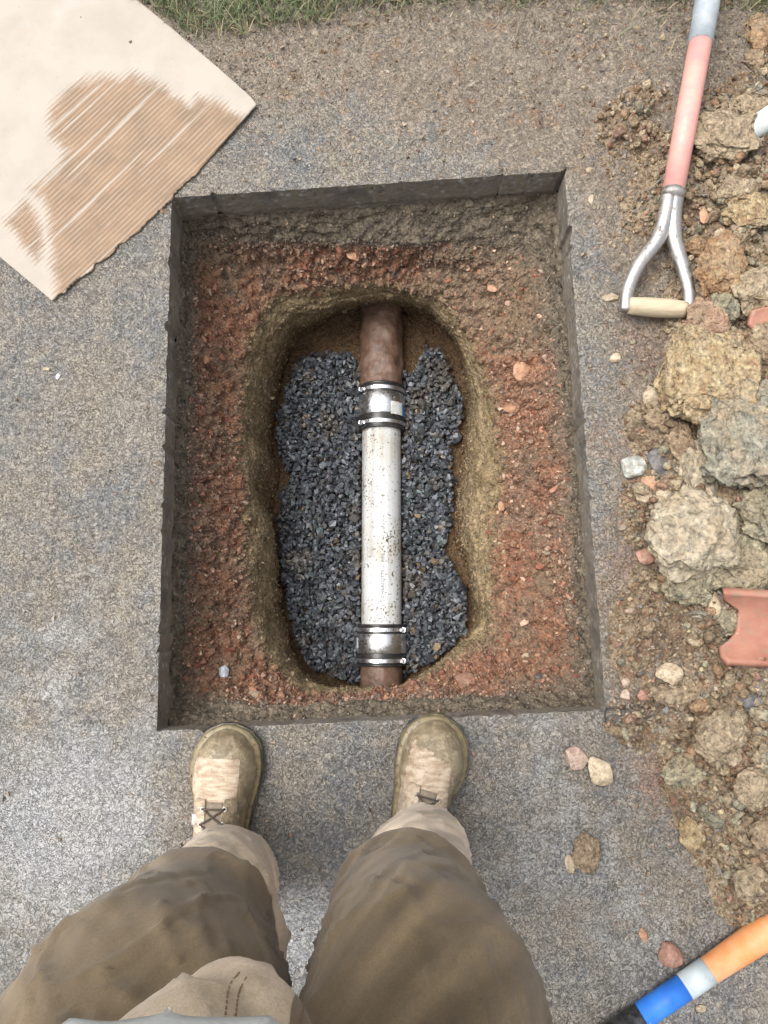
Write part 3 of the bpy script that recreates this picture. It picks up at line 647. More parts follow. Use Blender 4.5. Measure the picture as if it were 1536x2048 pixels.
CL = [  # kind, px, py, w, h, material, label, extra
 ('soil_clod', 1440, 292, 92, 74, 'tan', 'flat tan crumbly clod just right of the pink shovel shaft', dict(boxy=.35, rise=.5)),
 ('soil_clod', 1421, 562, 66, 100, 'rust', 'rust-brown oblong clod standing right of the D-shaped shovel handle', dict(boxy=.3)),
 ('soil_clod', 1430, 628, 50, 52, 'olive', 'small olive clod tucked under the rust-brown oblong clod', {}),
 ('soil_clod', 1494, 606, 96, 78, 'tan', 'broad tan clod directly above the small terracotta shard', dict(boxy=.3, rot=.3)),
 ('soil_clod', 1400, 662, 78, 74, 'redbrown', 'reddish brown clod touching the right end of the wooden shovel grip', {}),
 ('soil_clod', 1396, 772, 142, 156, 'ochre', 'big yellow ochre clod, the largest yellow lump on the spoil', dict(boxy=.42, rise=.42, rough=.3, rot=-.2)),
 ('soil_clod', 1362, 884, 48, 66, 'brown', 'egg-shaped brown clod below the big yellow ochre clod', {}),
 ('soil_clod', 1466, 880, 160, 190, 'grey', 'widest grey-green clay clod at the right, beside the yellow ochre clod', dict(boxy=.2, rise=.36, rough=.45, rot=.5)),
 ('soil_clod', 1393, 950, 62, 104, 'pale', 'upright pale grey clod between the grey-green clay and the pebbles', dict(boxy=.2)),
 ('soil_clod', 1405, 1004, 42, 36, 'dark', 'blackish green knobbly clod above the big smeared clay clod', dict(rough=.5)),
 ('soil_clod', 1442, 1012, 42, 60, 'brown', 'brown clod right of the blackish green knobbly clod', dict(boxy=.3)),
 ('soil_clod', 1372, 1080, 136, 134, 'pale', 'big pale smeared clay clod with a smooth trowelled face', dict(boxy=.15, rise=.5, rough=.3)),
 ('soil_clod', 1370, 1166, 84, 68, 'olive', 'greenish clod stuck to the lower end of the big smeared clay clod', dict(boxy=.2)),
 ('soil_clod', 1502, 1036, 82, 84, 'olive', 'green-grey crumbly clod at the right edge, above the terracotta pipe piece', dict(rough=.4)),
 ('soil_clod', 1472, 1128, 96, 84, 'olive', 'olive clod lying against the top edge of the terracotta pipe piece', dict(rough=.4)),
 ('soil_clod', 1450, 1238, 44, 52, 'olive', 'little olive clod in the notch of the terracotta pipe piece', {}),
 ('soil_clod', 1420, 1470, 84, 78, 'tan', 'tan angular clod, largest below the terracotta pipe piece', dict(boxy=.35, rot=.5)),
 ('soil_clod', 1464, 1512, 46, 42, 'redbrown', 'small pinkish brown clod at the lower right corner of the tan angular clod', {}),
 ('soil_clod', 1385, 1545, 86, 56, 'olive', 'pale olive crumbly clod below left of the tan angular clod', dict(rough=.45, rise=.4)),
 ('soil_clod', 1484, 1568, 66, 62, 'tan', 'rounded tan clod near the right edge, below the pinkish brown clod', {}),
 ('soil_clod', 1524, 1516, 56, 66, 'grey', 'pale grey-green clod cut by the right edge beside the pinkish brown clod', {}),
 ('soil_clod', 1352, 1392, 82, 30, 'tan', 'long low tan clod just under the cream pebble', dict(rise=.6)),
 ('soil_clod', 1386, 1672, 40, 52, 'ochre', 'yellowish clod on the lower fringe of the spoil', {}),
 ('soil_clod', 1492, 1752, 66, 56, 'tan', 'lowest tan clod of the spoil near the right edge', {}),
 ('soil_clod', 1512, 1650, 56, 60, 'brown', 'brown clod at the right edge above the lowest tan clod', {}),
 ('soil_clod', 1178, 1706, 44, 62, 'brown', 'pointed brown clod alone on the wet asphalt, right of the trousers', dict(rise=.5)),
 ('soil_clod', 1528, 62, 44, 66, 'rust', 'orange-brown clod cut by the top right edge of the picture', {}),
 ('soil_clod', 1518, 108, 32, 32, 'brown', 'small brown clod just below the orange-brown clod at the top right', {}),
 ('soil_clod', 1460, 400, 56, 48, 'tan', 'knobbly tan clod below the flat crumbly clod by the shovel shaft', {}),
 ('soil_clod', 1490, 446, 82, 52, 'ochre', 'pale yellowish clod right of the metal shovel yoke', dict(rough=.4, boxy=.2)),
 ('soil_clod', 1446, 500, 48, 38, 'tan', 'small light tan clod directly above the rust-brown oblong clod', {}),
 ('soil_clod', 1500, 226, 70, 46, 'tan', 'tan clod left of the grey handle end', dict(rough=.4)),
 ('soil_clod', 1500, 712, 78, 84, 'brown', 'brown clod right of the big yellow ochre clod', dict(rough=.4, boxy=.15)),
 ('soil_clod', 1392, 498, 36, 34, 'rust', 'small orange-brown clod between yoke and rust-brown oblong clod', {}),
 ('soil_clod', 1320, 838, 46, 34, 'brown', 'low brown clod under the smooth round stone', {}),
 ('pebble', 1307, 794, 44, 44, 's_tan', 'smooth rounded grey-tan stone left of the big yellow ochre clod', dict(rise=.8)),
 ('pebble', 1318, 924, 46, 62, 's_dark', 'dark grey flat angular stone beside the veined stone', dict(rise=.4, rot=.4)),
 ('pebble', 1274, 931, 60, 44, 's_grey', 'pale greenish grey stone with white veining and a pointed right end', dict(rise=.6)),
 ('pebble', 1287, 990, 30, 38, 's_cream', 'cream chipped pebble below the veined grey stone', dict(rot=.4)),
 ('pebble', 1303, 965, 36, 26, 's_orange', 'orange-brown pebble between the veined grey stone and the cream pebble', {}),
 ('pebble', 1322, 996, 34, 34, 's_tan', 'smooth brown pebble right of the cream chipped pebble', {}),
 ('pebble', 1292, 1113, 40, 34, 's_red', 'rusty red pebble left of the big smeared clay clod', {}),
 ('pebble', 1418, 1210, 26, 44, 's_cream', 'yellow-cream pebble at the top left corner of the terracotta pipe piece', {}),
 ('pebble', 1462, 1046, 16, 24, 's_orange', 'small salmon chip lying beside the black pebble on the spoil', dict(rot=.4)),
 ('pebble', 1470, 1067, 20, 18, 's_dark', 'tiny black pebble on the spoil above the terracotta pipe piece', {}),
 ('pebble', 1348, 1350, 56, 46, 's_cream', 'cream angular pebble left of the terracotta pipe piece, below its lower edge', dict(rise=.6)),
 ('pebble', 1204, 1545, 54, 54, 's_cream', 'round tan-cream pebble, right one of the pair beside the right boot', dict(rise=.6)),
 ('pebble', 1155, 1518, 44, 50, 's_pink', 'pinkish flat chipped stone, left one of the pair beside the right boot', dict(rise=.35, boxy=.2)),
 ('pebble', 1148, 1734, 26, 38, 's_tan', 'thin tan flake touching the pointed brown clod', dict(rise=.4)),
 ('pebble', 1348, 1914, 46, 50, 's_red', 'red-brown broken stone just above the orange and blue tool handle', dict(rise=.7)),
 ('pebble', 1294, 1878, 16, 30, 's_orange', 'thin orange-brown sliver left of the red-brown broken stone', dict(rot=.3)),
 ('pebble', 1480, 1398, 38, 42, 's_dark', 'purple-grey flat stone below the terracotta pipe piece', dict(rise=.35)),
 ('pebble', 1256, 1366, 18, 22, 's_pink', 'upper one of the two small pink stones at the lower right corner of the hole', {}),
 ('pebble', 1258, 1392, 20, 24, 's_pink', 'lower one of the two small pink stones at the lower right corner of the hole', {}),
 ('pebble', 1290, 1394, 26, 24, 's_red', 'pinkish red stone at the end of the saw cut', {}),
 ('pebble', 1225, 588, 32, 18, 's_tan', 'brown oval pebble left of the wooden shovel grip', {}),
 ('pebble', 1404, 438, 22, 40, 's_orange', 'leaf-shaped orange-tan flake right of the metal shovel yoke', dict(rise=.4)),
 ('pebble', 1186, 383, 12, 30, 's_tan', 'narrow upright grey-tan flake near the top right corner of the hole', {}),
 ('pebble', 1237, 710, 24, 18, 's_cream', 'bright cream angular chip under the wooden shovel grip', {}),
 ('pebble', 1262, 1222, 22, 10, 's_pink', 'flat pink chip left of the terracotta pipe piece', {}),
 ('pebble', 85, 732, 16, 9, 's_cream', 'small tan chip on the asphalt left of the hole', {}),
 ('pebble', 108, 747, 10, 12, 's_blue', 'small white chip right of the tan chip left of the hole', {}),
 ('pebble', 1410, 2028, 22, 16, 's_tan', 'small tan pebble below the orange and blue tool handle', {}),
]
for k, (nm, px, py, w_, h_, mk, lab, ex) in enumerate(CL):
    ex.setdefault('group', 'clods lying on the spoil' if nm == 'soil_clod' and px > 1300 else None)
    lump(nm, px, py, w_*(1.22 if nm == 'soil_clod' else 1.06), h_*(1.22 if nm == 'soil_clod' else 1.06), mk, lab, 'clod' if nm == 'soil_clod' else 'stone', seed=k+1, **ex)
def pit_z(px, py):
    """height of the pit surface seen at this pixel (nearest to the camera)"""
    X, Y = PX(PV[..., 0], PV[..., 1], PV[..., 2]); d = np.hypot(X-px, Y-py); k = np.argwhere(d < max(3.5, d.min()+.5)); return float(PV[k[:, 0], k[:, 1], 2].max())
for k, (px, py, w_, h_, mk, lab, ex) in enumerate([
 (448, 1345, 24, 28, 's_blue', 'pale blue-white stone on the red soil in the lower left of the hole', {}),
 (1044, 740, 34, 52, 's_orange', 'pale orange broken brick piece in the right side of the hole', dict(rise=.4, rot=-.4)),
 (1023, 818, 30, 20, 's_orange', 'flat orange pebble just below the orange brick piece', {}),
 (930, 1362, 52, 38, 's_red', 'red stone embedded in the bottom edge of the hole', {}),
 (413, 720, 14, 18, 's_orange', 'bright terracotta pebble in the left side of the hole', {}),
 (983, 578, 24, 16, 's_orange', 'orange chip near the upper right of the hole', {}),
 (1003, 1013, 14, 24, 's_orange', 'upright orange chip in the right side of the hole beside the trench', {}),
 (707, 514, 34, 16, 's_orange', 'long orange chip in the upper wall of the hole', dict(rot=-.4)),
 (1078, 1310, 24, 9, 's_orange', 'thin orange splinter near the lower right corner of the hole', {}),
 (1076, 1312, 14, 16, 's_dark', 'dark grey stone near the lower right corner of the hole', {}) if False else
 (1076, 1355, 20, 14, 's_dark', 'dark grey stone near the lower right corner of the hole', {}),
]):
    lump('pebble', px, py, w_, h_, mk, lab, 'stone', z=pit_z(px, py), seed=200+k, **ex)

# ------------------------------------------------------------------ the repaired sewer pipe
def mat_pvc():
    m = MT('white_plastic'); v = m.scalev(m.pos, (60, 2.2, 60))
    st = m.noise(1.0, 5, .6, v); base = m.mix(m.ramp(st, [(.38, 0), (.58, 1)]), (.58, .58, .545), (.34, .305, .245))
    base = m.mix(m.ramp(m.noise(9, 4), [(.35, 0), (.6, .7)]), base, (.59, .62, .65))
    ml = m.noise(150, 3, .6); clump = m.noise(12, 3)
    sp = m.ramp(m.math('ADD', ml, m.math('MULTIPLY', clump, .35)), [(.785, 0), (.80, 1)])
    base = m.mix(sp, base, (.10, .075, .045))
    return m.out(base, .42, m.bump(m.noise(120, 4, .6, m.scalev(m.pos, (1, .1, 1))), .15, .001))
def mat_clay(nm='old_clay', a=(.11, .065, .042), b=(.20, .12, .085)):
    m = MT(nm); base = m.mix(m.ramp(m.noise(30, 5, .7), [(.4, 0), (.65, 1)]), a, b)
    base = m.mix(m.ramp(m.noise(80, 5, .8), [(.3, .8), (.42, 0)]), base, (.04, .025, .018))
    return m.out(base, m.ramp(m.noise(50), [(.35, .3), (.7, .6)]), m.bump(m.noise(110, 6, .7), .7, .003))
def mat_metal(nm, col, r0=.16, r1=.42, dirt=.25):
    m = MT(nm); d = m.ramp(m.noise(55, 5, .75), [(.60-dirt*.2, 0), (.68, 1)])
    base = m.mix(d, col, (.12, .10, .075))
    return m.out(base, m.mix(d, m.ramp(m.noise(140), [(.3, r0), (.7, r1)]), (.8, .8, .8)), m.bump(m.noise(90, 4), .25, .001), metal=m.math('SUBTRACT', 1, d))
def mat_plain(nm, col, rough=.5, col2=None, sc=40, bumps=.2, spec=.5):
    m = MT(nm); c2 = col2 or tuple(c*.7 for c in col); base = m.mix(m.ramp(m.noise(sc, 5, .7), [(.45, 0), (.7, 1)]), col, c2)
    return m.out(base, rough, m.bump(m.noise(130, 4), bumps, .001), spec=spec)
MPVC = mat_pvc(); MCLAY = mat_clay(); MSTEEL = mat_metal('stainless', (.80, .81, .83), .22, .42, 0); MRUB = mat_plain('black_rubber', (.018, .018, .019), .35, (.05, .045, .04), 60)
MTXT = mat_plain('grey_print', (.09, .10, .13), .6, (.22, .22, .23), 160, .05)
def py_y(py, z=-.475): return float(G(763, py, z)[1])
pipe = empty('sewer_pipe', (PIPEX, py_y(1050), PZ)); tag(pipe, 'white plastic drain pipe joined to old clay pipe by two banded couplings', 'pipe')
PO = np.array([PIPEX, py_y(1050), PZ])
def ycyl(y0, y1, r, n=72, rings=None, rad=None):
    """tube along y, world coordinates minus the pipe's origin; optional radius list"""
    ys = np.linspace(y0, y1, len(rad) if rad is not None else (rings or 2)); rad = rad if rad is not None else [r]*len(ys)
    a = np.arange(n)*2*math.pi/n; V = np.array([[rr*math.sin(t), y, rr*math.cos(t)] for y, rr in zip(ys, rad) for t in a])+np.array([PIPEX, 0, PZ])-PO
    k = len(ys); I = np.arange(k-1)[:, None]; J = np.arange(n)[None]
    F = np.stack([I*n+J, I*n+(J+1) % n, (I+1)*n+(J+1) % n, (I+1)*n+J], -1).reshape(-1, 4); return V, F
def ringband(y0, y1, r0, r1, n=72):
    """closed hollow band"""
    prof = [(y0, r0), (y0, r1-.0006), (y0+.0008, r1), (y1-.0008, r1), (y1, r1-.0006), (y1, r0)]
    a = np.arange(n)*2*math.pi/n; V = np.array([[rr*math.sin(t), y, rr*math.cos(t)] for y, rr in prof for t in a])+np.array([PIPEX, 0, PZ])-PO
    k = len(prof); I = np.arange(k)[:, None]; J = np.arange(n)[None]; I2 = (I+1) % k
    F = np.stack([I*n+J, I*n+(J+1) % n, I2*n+(J+1) % n, I2*n+J], -1).reshape(-1, 4); return V, F
yT0, yT1 = py_y(852), py_y(764); yB0, yB1 = py_y(1332), py_y(1250)
def rough_pipe(name, y0, y1, r, mat, amp, lab=None):
    V, F = ycyl(y0, y1, r, 96, 120); n = fbm(V+3, 30, 4, .6, 81)*amp; c = np.array([0, 0, 0.]); d = V*np.array([1, 0, 1]); d /= np.linalg.norm(d, axis=1)[:, None]
    o = npmesh(name, V+d*n[:, None], F, mat, pipe)
    if lab: o['label'] = lab
    return o
rough_pipe('plastic_pipe', yB1-.03, yT0+.03, PR, MPVC, .0003, 'weathered white plastic pipe with faint grey print along it')
rough_pipe('clay_pipe', yT1-.02, yT1+.45, .0610, MCLAY, .0055, 'brown clay pipe running into the upper wall of the trench')
rough_pipe('clay_pipe', yB0-.35, yB0+.02, .0560, MCLAY, .0040, 'short muddy clay pipe stub at the lower end of the trench')
def coupling(y0, y1, side, lab, sticker):
    L = y1-y0; r = .0645
    rad = [r-.002, r, r, r-.001, r-.001, r-.001, r, r, r-.002]; V, F = ycyl(y0, y1, r, 72, rad=rad)
    # close the rubber ends onto the pipe
    v2, f2 = ringband(y0-.002, y0+.004, .050, r+.0008); v3, f3 = ringband(y1-.004, y1+.002, .050, r+.0008)
    V, F = merge([(V, F), (v2, f2), (v3, f3)])
    c = npmesh('coupling', V, F, MRUB, pipe); c['label'] = lab
    v, f = ringband(y0+L*.30, y1-L*.22, r-.001, r+.0026); s_ = npmesh('metal_sleeve', v, f, MSTEEL, c)
    for yy in (y0+L*.07, y1-L*.17):
        v, f = ringband(yy, yy+.0105, r-.001, r+.0034); b = merge([(v, f)])
        # screw housing and bolt head at the side
        a = R(62)*side; bx, bz = (r+.007)*math.sin(a), (r+.007)*math.cos(a)
        hv, hf = box(0, 0, 0, .011, .013, .022); ca, sa = math.cos(a), math.sin(a)
        hv = np.stack([hv[:, 0]*sa+hv[:, 2]*ca*1.0, hv[:, 1], hv[:, 0]*ca-hv[:, 2]*sa], 1)+np.array([bx, yy+.005-PO[1], bz])
        tv, tf = tube([(bx-.016*ca*-1, yy+.005-PO[1], bz-.016*sa), (bx+.024*ca*-1, yy+.005-PO[1], bz+.024*sa)], .0046, 8)
        V2, F2 = merge([(v, f), (hv, hf), (tv, tf)]); npmesh('clamp_band', V2, F2, MSTEEL, c, smooth=False)
    if sticker: # a curved sticker, white with a blue edge
        a0, a1, ys0, ys1, mats, nm = sticker
        ts = np.linspace(a0, a1, 12); V = np.array([[(r+.0031)*math.sin(t), y, (r+.0031)*math.cos(t)] for t in ts for y in (ys0, ys1)])+np.array([0, -PO[1], 0])
        F = grid_faces(12, 2)[:, ::-1]; mi = np.where(np.arange(11) >= 8, 1, 0); npmesh('sticker', V, F, mats, c, midx=mi)
    return c
MSTK = mat_plain('white_sticker', (.62, .66, .68), .4, (.35, .27, .12), 90); MBLU = mat_plain('blue_sticker', (.03, .16, .42), .4)
coupling(yT0, yT1, -1, 'upper coupling with shiny steel sleeve and a white and blue sticker', (R(22), R(72), yT0+.034, yT0+.070, [MSTK, MBLU], 's'))
coupling(yB0, yB1, 1, 'lower coupling with shiny steel sleeve and mud on its band', (R(-84), R(-66), yB0+.045, yB0+.072, [MSTK, MSTK], 's'))
def pipe_text(body, px, py0, size, spacing=1.0):
    cu = bpy.data.curves.new('t', 'FONT'); cu.body = body; cu.size = size; cu.space_character = spacing
    t = bpy.data.objects.new('t', cu); COL.objects.link(t); bpy.context.view_layer.update()
    me = bpy.data.meshes.new_from_object(t.evaluated_get(bpy.context.evaluated_depsgraph_get())); bpy.data.objects.remove(t)
    x0 = float(G(px, 1000, -.476)[0])-PIPEX; y0 = py_y(py0)
    bm = bmesh.new(); bm.from_mesh(me)
    for v in bm.verts:
        lx, ly = v.co.x, v.co.y; s = x0-ly+size*.35; a = s/PR; rr = PR+.0009     # reads upward
        v.co = (rr*math.sin(a), y0+lx-PO[1], rr*math.cos(a))
    for f in bm.faces: f.smooth = False
    m2 = bpy.data.meshes.new('printed_text'); bm.to_mesh(m2); bm.free(); m2.materials.append(MTXT)
    o = bpy.data.objects.new('printed_text', m2); link(o, pipe); return o
pipe_text('CHARLOTTE', 765, 1196, .0122, 1.12); pipe_text('PIPE', 766, 1124, .0122, 1.12); pipe_text('PVC 1120 SCH 40', 767, 1080, .0080, 1.15)

# ------------------------------------------------------------------ cardboard sheet
def mat_card():
    m = MT('cardboard'); wet = m.attr('wet'); uvn = m.n('ShaderNodeUVMap'); uv = uvn.outputs[0]; sep = m.n('ShaderNodeSeparateXYZ'); m.put(sep.inputs[0], uv)
    along = m.scalev(uv, (9, 110, 1)); st = m.noise(1.0, 4, .6, along)
    v = sep.outputs[1]; u = sep.outputs[0]
    wv = m.math('MULTIPLY_ADD', m.math('SINE', m.math('MULTIPLY', v, 2*math.pi/.0094)), .5, .5)
    wu = m.math('MULTIPLY_ADD', m.math('SINE', m.math('MULTIPLY', u, 2*math.pi/.0095)), .5, .5)
    big = m.noise(16, 5, .6)
    e = m.math('ADD', m.math('ADD', wet, m.math('MULTIPLY', m.math('SUBTRACT', st, .5), .7)), m.math('MULTIPLY', m.math('SUBTRACT', big, .5), .5))
    e = m.math('ADD', e, m.math('MULTIPLY', m.math('SUBTRACT', wv, .5), .30)); e = m.math('ADD', e, m.math('MULTIPLY', m.math('SUBTRACT', wu, .5), .03))
    k = m.ramp(e, [(.36, 0), (.66, 1)])
    line = m.ramp(m.noise(1.0, 2, .5, m.scalev(uv, (1.6, 75, 1))), [(.63, 0), (.65, .8)])
    k = m.math('SUBTRACT', k, line, clamp=True)
    dry = m.mix(m.ramp(m.noise(11, 5, .6), [(.4, 0), (.65, 1)]), (.395, .348, .295), (.35, .315, .27))
    dry = m.mix(m.ramp(m.noise(6, 4, .6), [(.60, 0), (.72, .5)]), dry, (.42, .41, .38))
    we = m.mix(m.ramp(big, [(.35, 0), (.65, 1)]), (.26, .175, .112), (.20, .142, .095))
    strp = m.math('MULTIPLY', m.ramp(wv, [(.55, 0), (.95, 1)]), m.ramp(m.noise(1.0, 4, .6, m.scalev(uv, (14, 60, 1))), [(.32, .1), (.6, .85)]))
    dots = m.math('MULTIPLY', m.math('MULTIPLY', m.ramp(wv, [(.3, 0), (.6, 1)]), m.ramp(wu, [(.55, 0), (.8, 1)])), m.ramp(m.noise(14, 4, .6), [(.56, 0), (.70, .35)]))
    we = m.mix(m.math('MAXIMUM', m.math('MULTIPLY', strp, .6), dots), we, (.42, .35, .28))
    c = m.mix(k, dry, we); sp = m.ramp(m.noise(240, 2, .5), [(.73, 0), (.76, .7)]); c = m.mix(sp, c, (.14, .10, .07))
    h = m.math('ADD', m.math('MULTIPLY', wv, .9), m.math('MULTIPLY', m.noise(90, 3), .5)); h = m.math('ADD', h, m.math('MULTIPLY', wu, .2))
    return m.out(c, .85, m.bump(m.math('MULTIPLY', h, m.math('MULTIPLY_ADD', k, .8, .12)), .45, .0012), spec=.25)
def build_card():
    A, B, C, D = [np.array([float(c) for c in G(*p, .012)]) for p in [(103, 600), (515, 205), (-5, -215), (-320, 245)]]
    nu, nv = 260, 240; u = np.linspace(0, 1, nu); v = np.linspace(0, 1, nv)**1.0; U, Vv = np.meshgrid(u, v, indexing='ij')
    torn = (1-sstep(.62, .70, U))*sstep(0, .06, U)      # the lower half of the near edge is torn
    pe = np.stack([U.ravel()*9, U.ravel()*0, U.ravel()*0], 1); jag = (.010*fbm(pe, 4, 5, .7, 91)).reshape(U.shape)*torn+.0012*fbm(pe, 7, 3, .6, 92).reshape(U.shape)
    bul = .018*np.sin(math.pi*U)                         # near edge bows
    Pq = (A*(1-U)[..., None]*(1-Vv)[..., None]+B*U[..., None]*(1-Vv)[..., None]+C*(U*Vv)[..., None]+D*((1-U)*Vv)[..., None])
    nrm = np.array([(B-A)[1], -(B-A)[0]]); nrm /= np.linalg.norm(nrm)
    f = (1-Vv)**6; Pq = Pq+nrm*((jag+bul)*f)[..., None]
    # far edge bows outward too, and the tip corner is blunted
    tdir = (B-A)/np.linalg.norm(B-A); Pq = Pq+tdir*(U**8*(.012*np.sin(math.pi*np.clip(Vv*1.15, 0, 1))-.003*(1-sstep(0, .03, Vv))))[..., None]
    x, y = Pq[..., 0].ravel(), Pq[..., 1].ravel(); p = np.stack([x, y, x*0], 1)
    px, py = PX(x, y, .012)
    W1 = [(97, 215), (130, 185), (165, 160), (205, 152), (245, 158), (262, 150), (330, 178), (380, 215), (395, 198), (440, 205), (472, 232), (520, 250), (440, 330), (345, 405), (250, 500), (190, 580), (112, 605), (108, 540), (100, 480), (95, 440), (88, 400), (60, 372), (110, 345), (130, 300), (100, 262)]
    W2 = [(15, 440), (50, 405), (72, 430), (82, 490), (70, 515), (40, 480)]
    d = np.maximum(edgedist(px, py, W1), edgedist(px, py, W2)); wet = np.clip(.56+d/50, 0, 1.0)
    L = np.linalg.norm(B-A); H_ = np.linalg.norm(D-A); uu = (x-A[0])*tdir[0]+(y-A[1])*tdir[1]; vv = -((x-A[0])*nrm[0]+(y-A[1])*nrm[1])+.0016*fbm(p, 9, 2, .5, 97)
    cor = .5+.5*np.sin(vv*2*math.pi/.0094); z = .0085+.004*fbm(p, 3.5, 2, .5, 93)+np.clip(wet, 0, 1)*(.0009*cor)+.0012*fbm(p, 14, 3, .5, 94)
    z = z+.0015*np.exp(-((px-515)**2+(py-205)**2)/90**2)
    top = np.stack([x, y, z], 1); bot = top-np.array([0, 0, .0042]); F = grid_faces(nu, nv)
    n = len(top); idx = np.arange(n).reshape(nu, nv); loop = np.r_[idx[:, 0], idx[-1, 1:], idx[-2::-1, -1], idx[0, -2:0:-1]]; l2 = np.roll(loop, -1)
    side = np.stack([loop, l2, l2+n, loop+n], 1)[:, ::-1]
    o = npmesh('cardboard_sheet', np.vstack([top, bot]), [F, F[:, ::-1]+n, side], mat_card(), attrs={'wet': np.r_[wet, wet*.5]}, uv=np.vstack([np.stack([uu, vv], 1)]*2), origin=(float(A[0]), float(A[1]), 0))
    tag(o, 'torn pale cardboard sheet with a brown wet patch, lying at the upper left', 'cardboard')
build_card()

# ------------------------------------------------------------------ shovel with D handle
def mat_paint(nm, col, col2, chips=(.3, .28, .26), rough=.5, sc=25):
    m = MT(nm); base = m.mix(m.ramp(m.noise(sc, 5, .65), [(.38, 0), (.66, 1)]), col, col2); base = m.mix(m.ramp(m.noise(42, 6, .8), [(.57, 0), (.64, .55)]), base, tuple(c*.55+.06 for c in col2))
    base = m.mix(m.ramp(m.noise(95, 4, .7), [(.67, 0), (.72, .6)]), base, chips)
    return m.out(base, m.ramp(m.noise(60), [(.3, rough-.1), (.7, rough+.2)]), m.bump(m.noise(160, 4), .2, .001))
MPINK = mat_paint('pink_coating', (.60, .27, .25), (.58, .34, .27), (.36, .24, .19)); MGREYP = mat_paint('weathered_grey', (.26, .30, .34), (.40, .43, .44), (.16, .15, .13)); MGALV = mat_metal('worn_steel', (.50, .48, .46), .28, .5, .5)
def mat_wood():
    m = MT('bare_wood'); g = m.noise(1.0, 5, .6, m.scalev(m.pos, (14, 160, 120), (0, 0, R(-5))))
    return m.out(m.mix(m.ramp(g, [(.35, 0), (.7, 1)]), (.52, .44, .31), (.34, .27, .175)), .65, m.bump(g, .25, .001))
MWOOD = mat_wood()
g0 = P3(1314, 613, .035); shov = empty('shovel', (g0.x, g0.y, 0)); tag(shov, 'shovel with pink shaft, steel yoke and wooden D-shaped grip, lying at the upper right', 'shovel'); so3 = np.array([g0.x, g0.y, 0])
def tobj(name, pts, rad, mat, parent, org, n=28, smooth=True, flat=None, **kw):
    V, F = tube(pts, rad, n, flat=flat); return npmesh(name, V-np.array(org), F, mat, parent, smooth=True, **kw)
s0 = P3(1346, 385, .060); s1 = P3(1401, 84, .085); s2 = P3(1420, -30, .092); s3 = P3(1440, -160, .075)
tobj('shaft', [s0, s0.lerp(s1, .5), s1], [.0225, .0232, .0235], MPINK, shov, so3, 36)
pts = [s1-(s1-s0).normalized()*.004, s1.lerp(s2, .45), s1.lerp(s2, .46), s2, s3]
tobj('socket', pts, [.0250, .0252, .0262, .026, .027], MGREYP, shov, so3, 36)
def blade():
    d = (s3-s2); d.z = 0; d.normalize(); sd_ = Vector((d.y, -d.x, 0)); V = []; nu, nv = 22, 17
    for i in range(nu):
        t = i/(nu-1); hw = .115*min(1, .25+t*4)*(1 if t < .55 else math.sqrt(max(0, 1-((t-.55)/.45)**2)))+.002
        for j in range(nv):
            s_ = (j/(nv-1)*2-1); V.append(tuple(s3+d*(.30*t-.02)+sd_*hw*s_+Vector((0, 0, -.045*min(1, t*1.6)+.022*s_*s_))))
    V = np.array(V); F = grid_faces(nu, nv); n = len(V); idx = np.arange(n).reshape(nu, nv); loop = np.r_[idx[:, 0], idx[-1, 1:], idx[-2::-1, -1], idx[0, -2:0:-1]]; l2 = np.roll(loop, -1)
    npmesh('blade', np.vstack([V, V-[0, 0, .002]])-so3, [F, F[:, ::-1]+n, np.stack([loop, l2, l2+n, loop+n], 1)], MGALV, shov)
blade()
# yoke: two pressed steel arms that part below the shaft and hold the grip
def arm(pl, side):
    c = spline(pl, 40); V, F = tube([tuple(q) for q in c], [.0172-.0042*sstep(0, 39, i) for i in range(40)], 20, flat=(1.0, .85)); return V, F
armL = [(*P3(1339, 384, .060)[:2], .060), (*P3(1333, 425, .058)[:2], .058), (*P3(1316, 478, .052)[:2], .052), (*P3(1278, 530, .044)[:2], .044), (*P3(1256, 580, .038)[:2], .038), (*P3(1251, 622, .034)[:2], .034)]
armR = [(*P3(1353, 384, .060)[:2], .060), (*P3(1347, 425, .058)[:2], .058), (*P3(1349, 478, .052)[:2], .052), (*P3(1366, 535, .044)[:2], .044), (*P3(1378, 585, .038)[:2], .038), (*P3(1377, 628, .034)[:2], .034)]
yv, yf = merge([arm(armL, -1), arm(armR, 1), tube([s0+(s1-s0).normalized()*.004, s0-(s1-s0).normalized()*.012], [.0240, .0238], 36)])
npmesh('yoke', yv-so3, yf, MGALV, shov)
ga, gb = P3(1253, 611, .035), P3(1376, 620, .035)
gp = [ga.lerp(gb, t) for t in np.linspace(.03, .97, 12)]
tobj('grip', gp, [.0168+.0028*math.sin(math.pi*t) for t in np.linspace(0, 1, 12)], MWOOD, shov, so3, 28)
# pale grey handle end poking in at the right edge
h0, h1 = P3(1490, 268, .050), P3(1560, 222, .060); dd = (h1-h0).normalized(); hp = [h0-dd*.016, h0-dd*.012, h0, h0+dd*.03, h0+dd*.9]
hb = empty('tool_handle', (h0.x, h0.y, 0)); tag(hb, 'pale grey rounded handle end poking in at the right edge, upper part', 'tool handle')
tobj('shaft', hp, [.012, .0185, .0225, .0245, .024], mat_paint('pale_grey_paint', (.40, .44, .42), (.52, .54, .50), (.3, .3, .26), .45), hb, (h0.x, h0.y, 0), 32, flat=(1, .8))
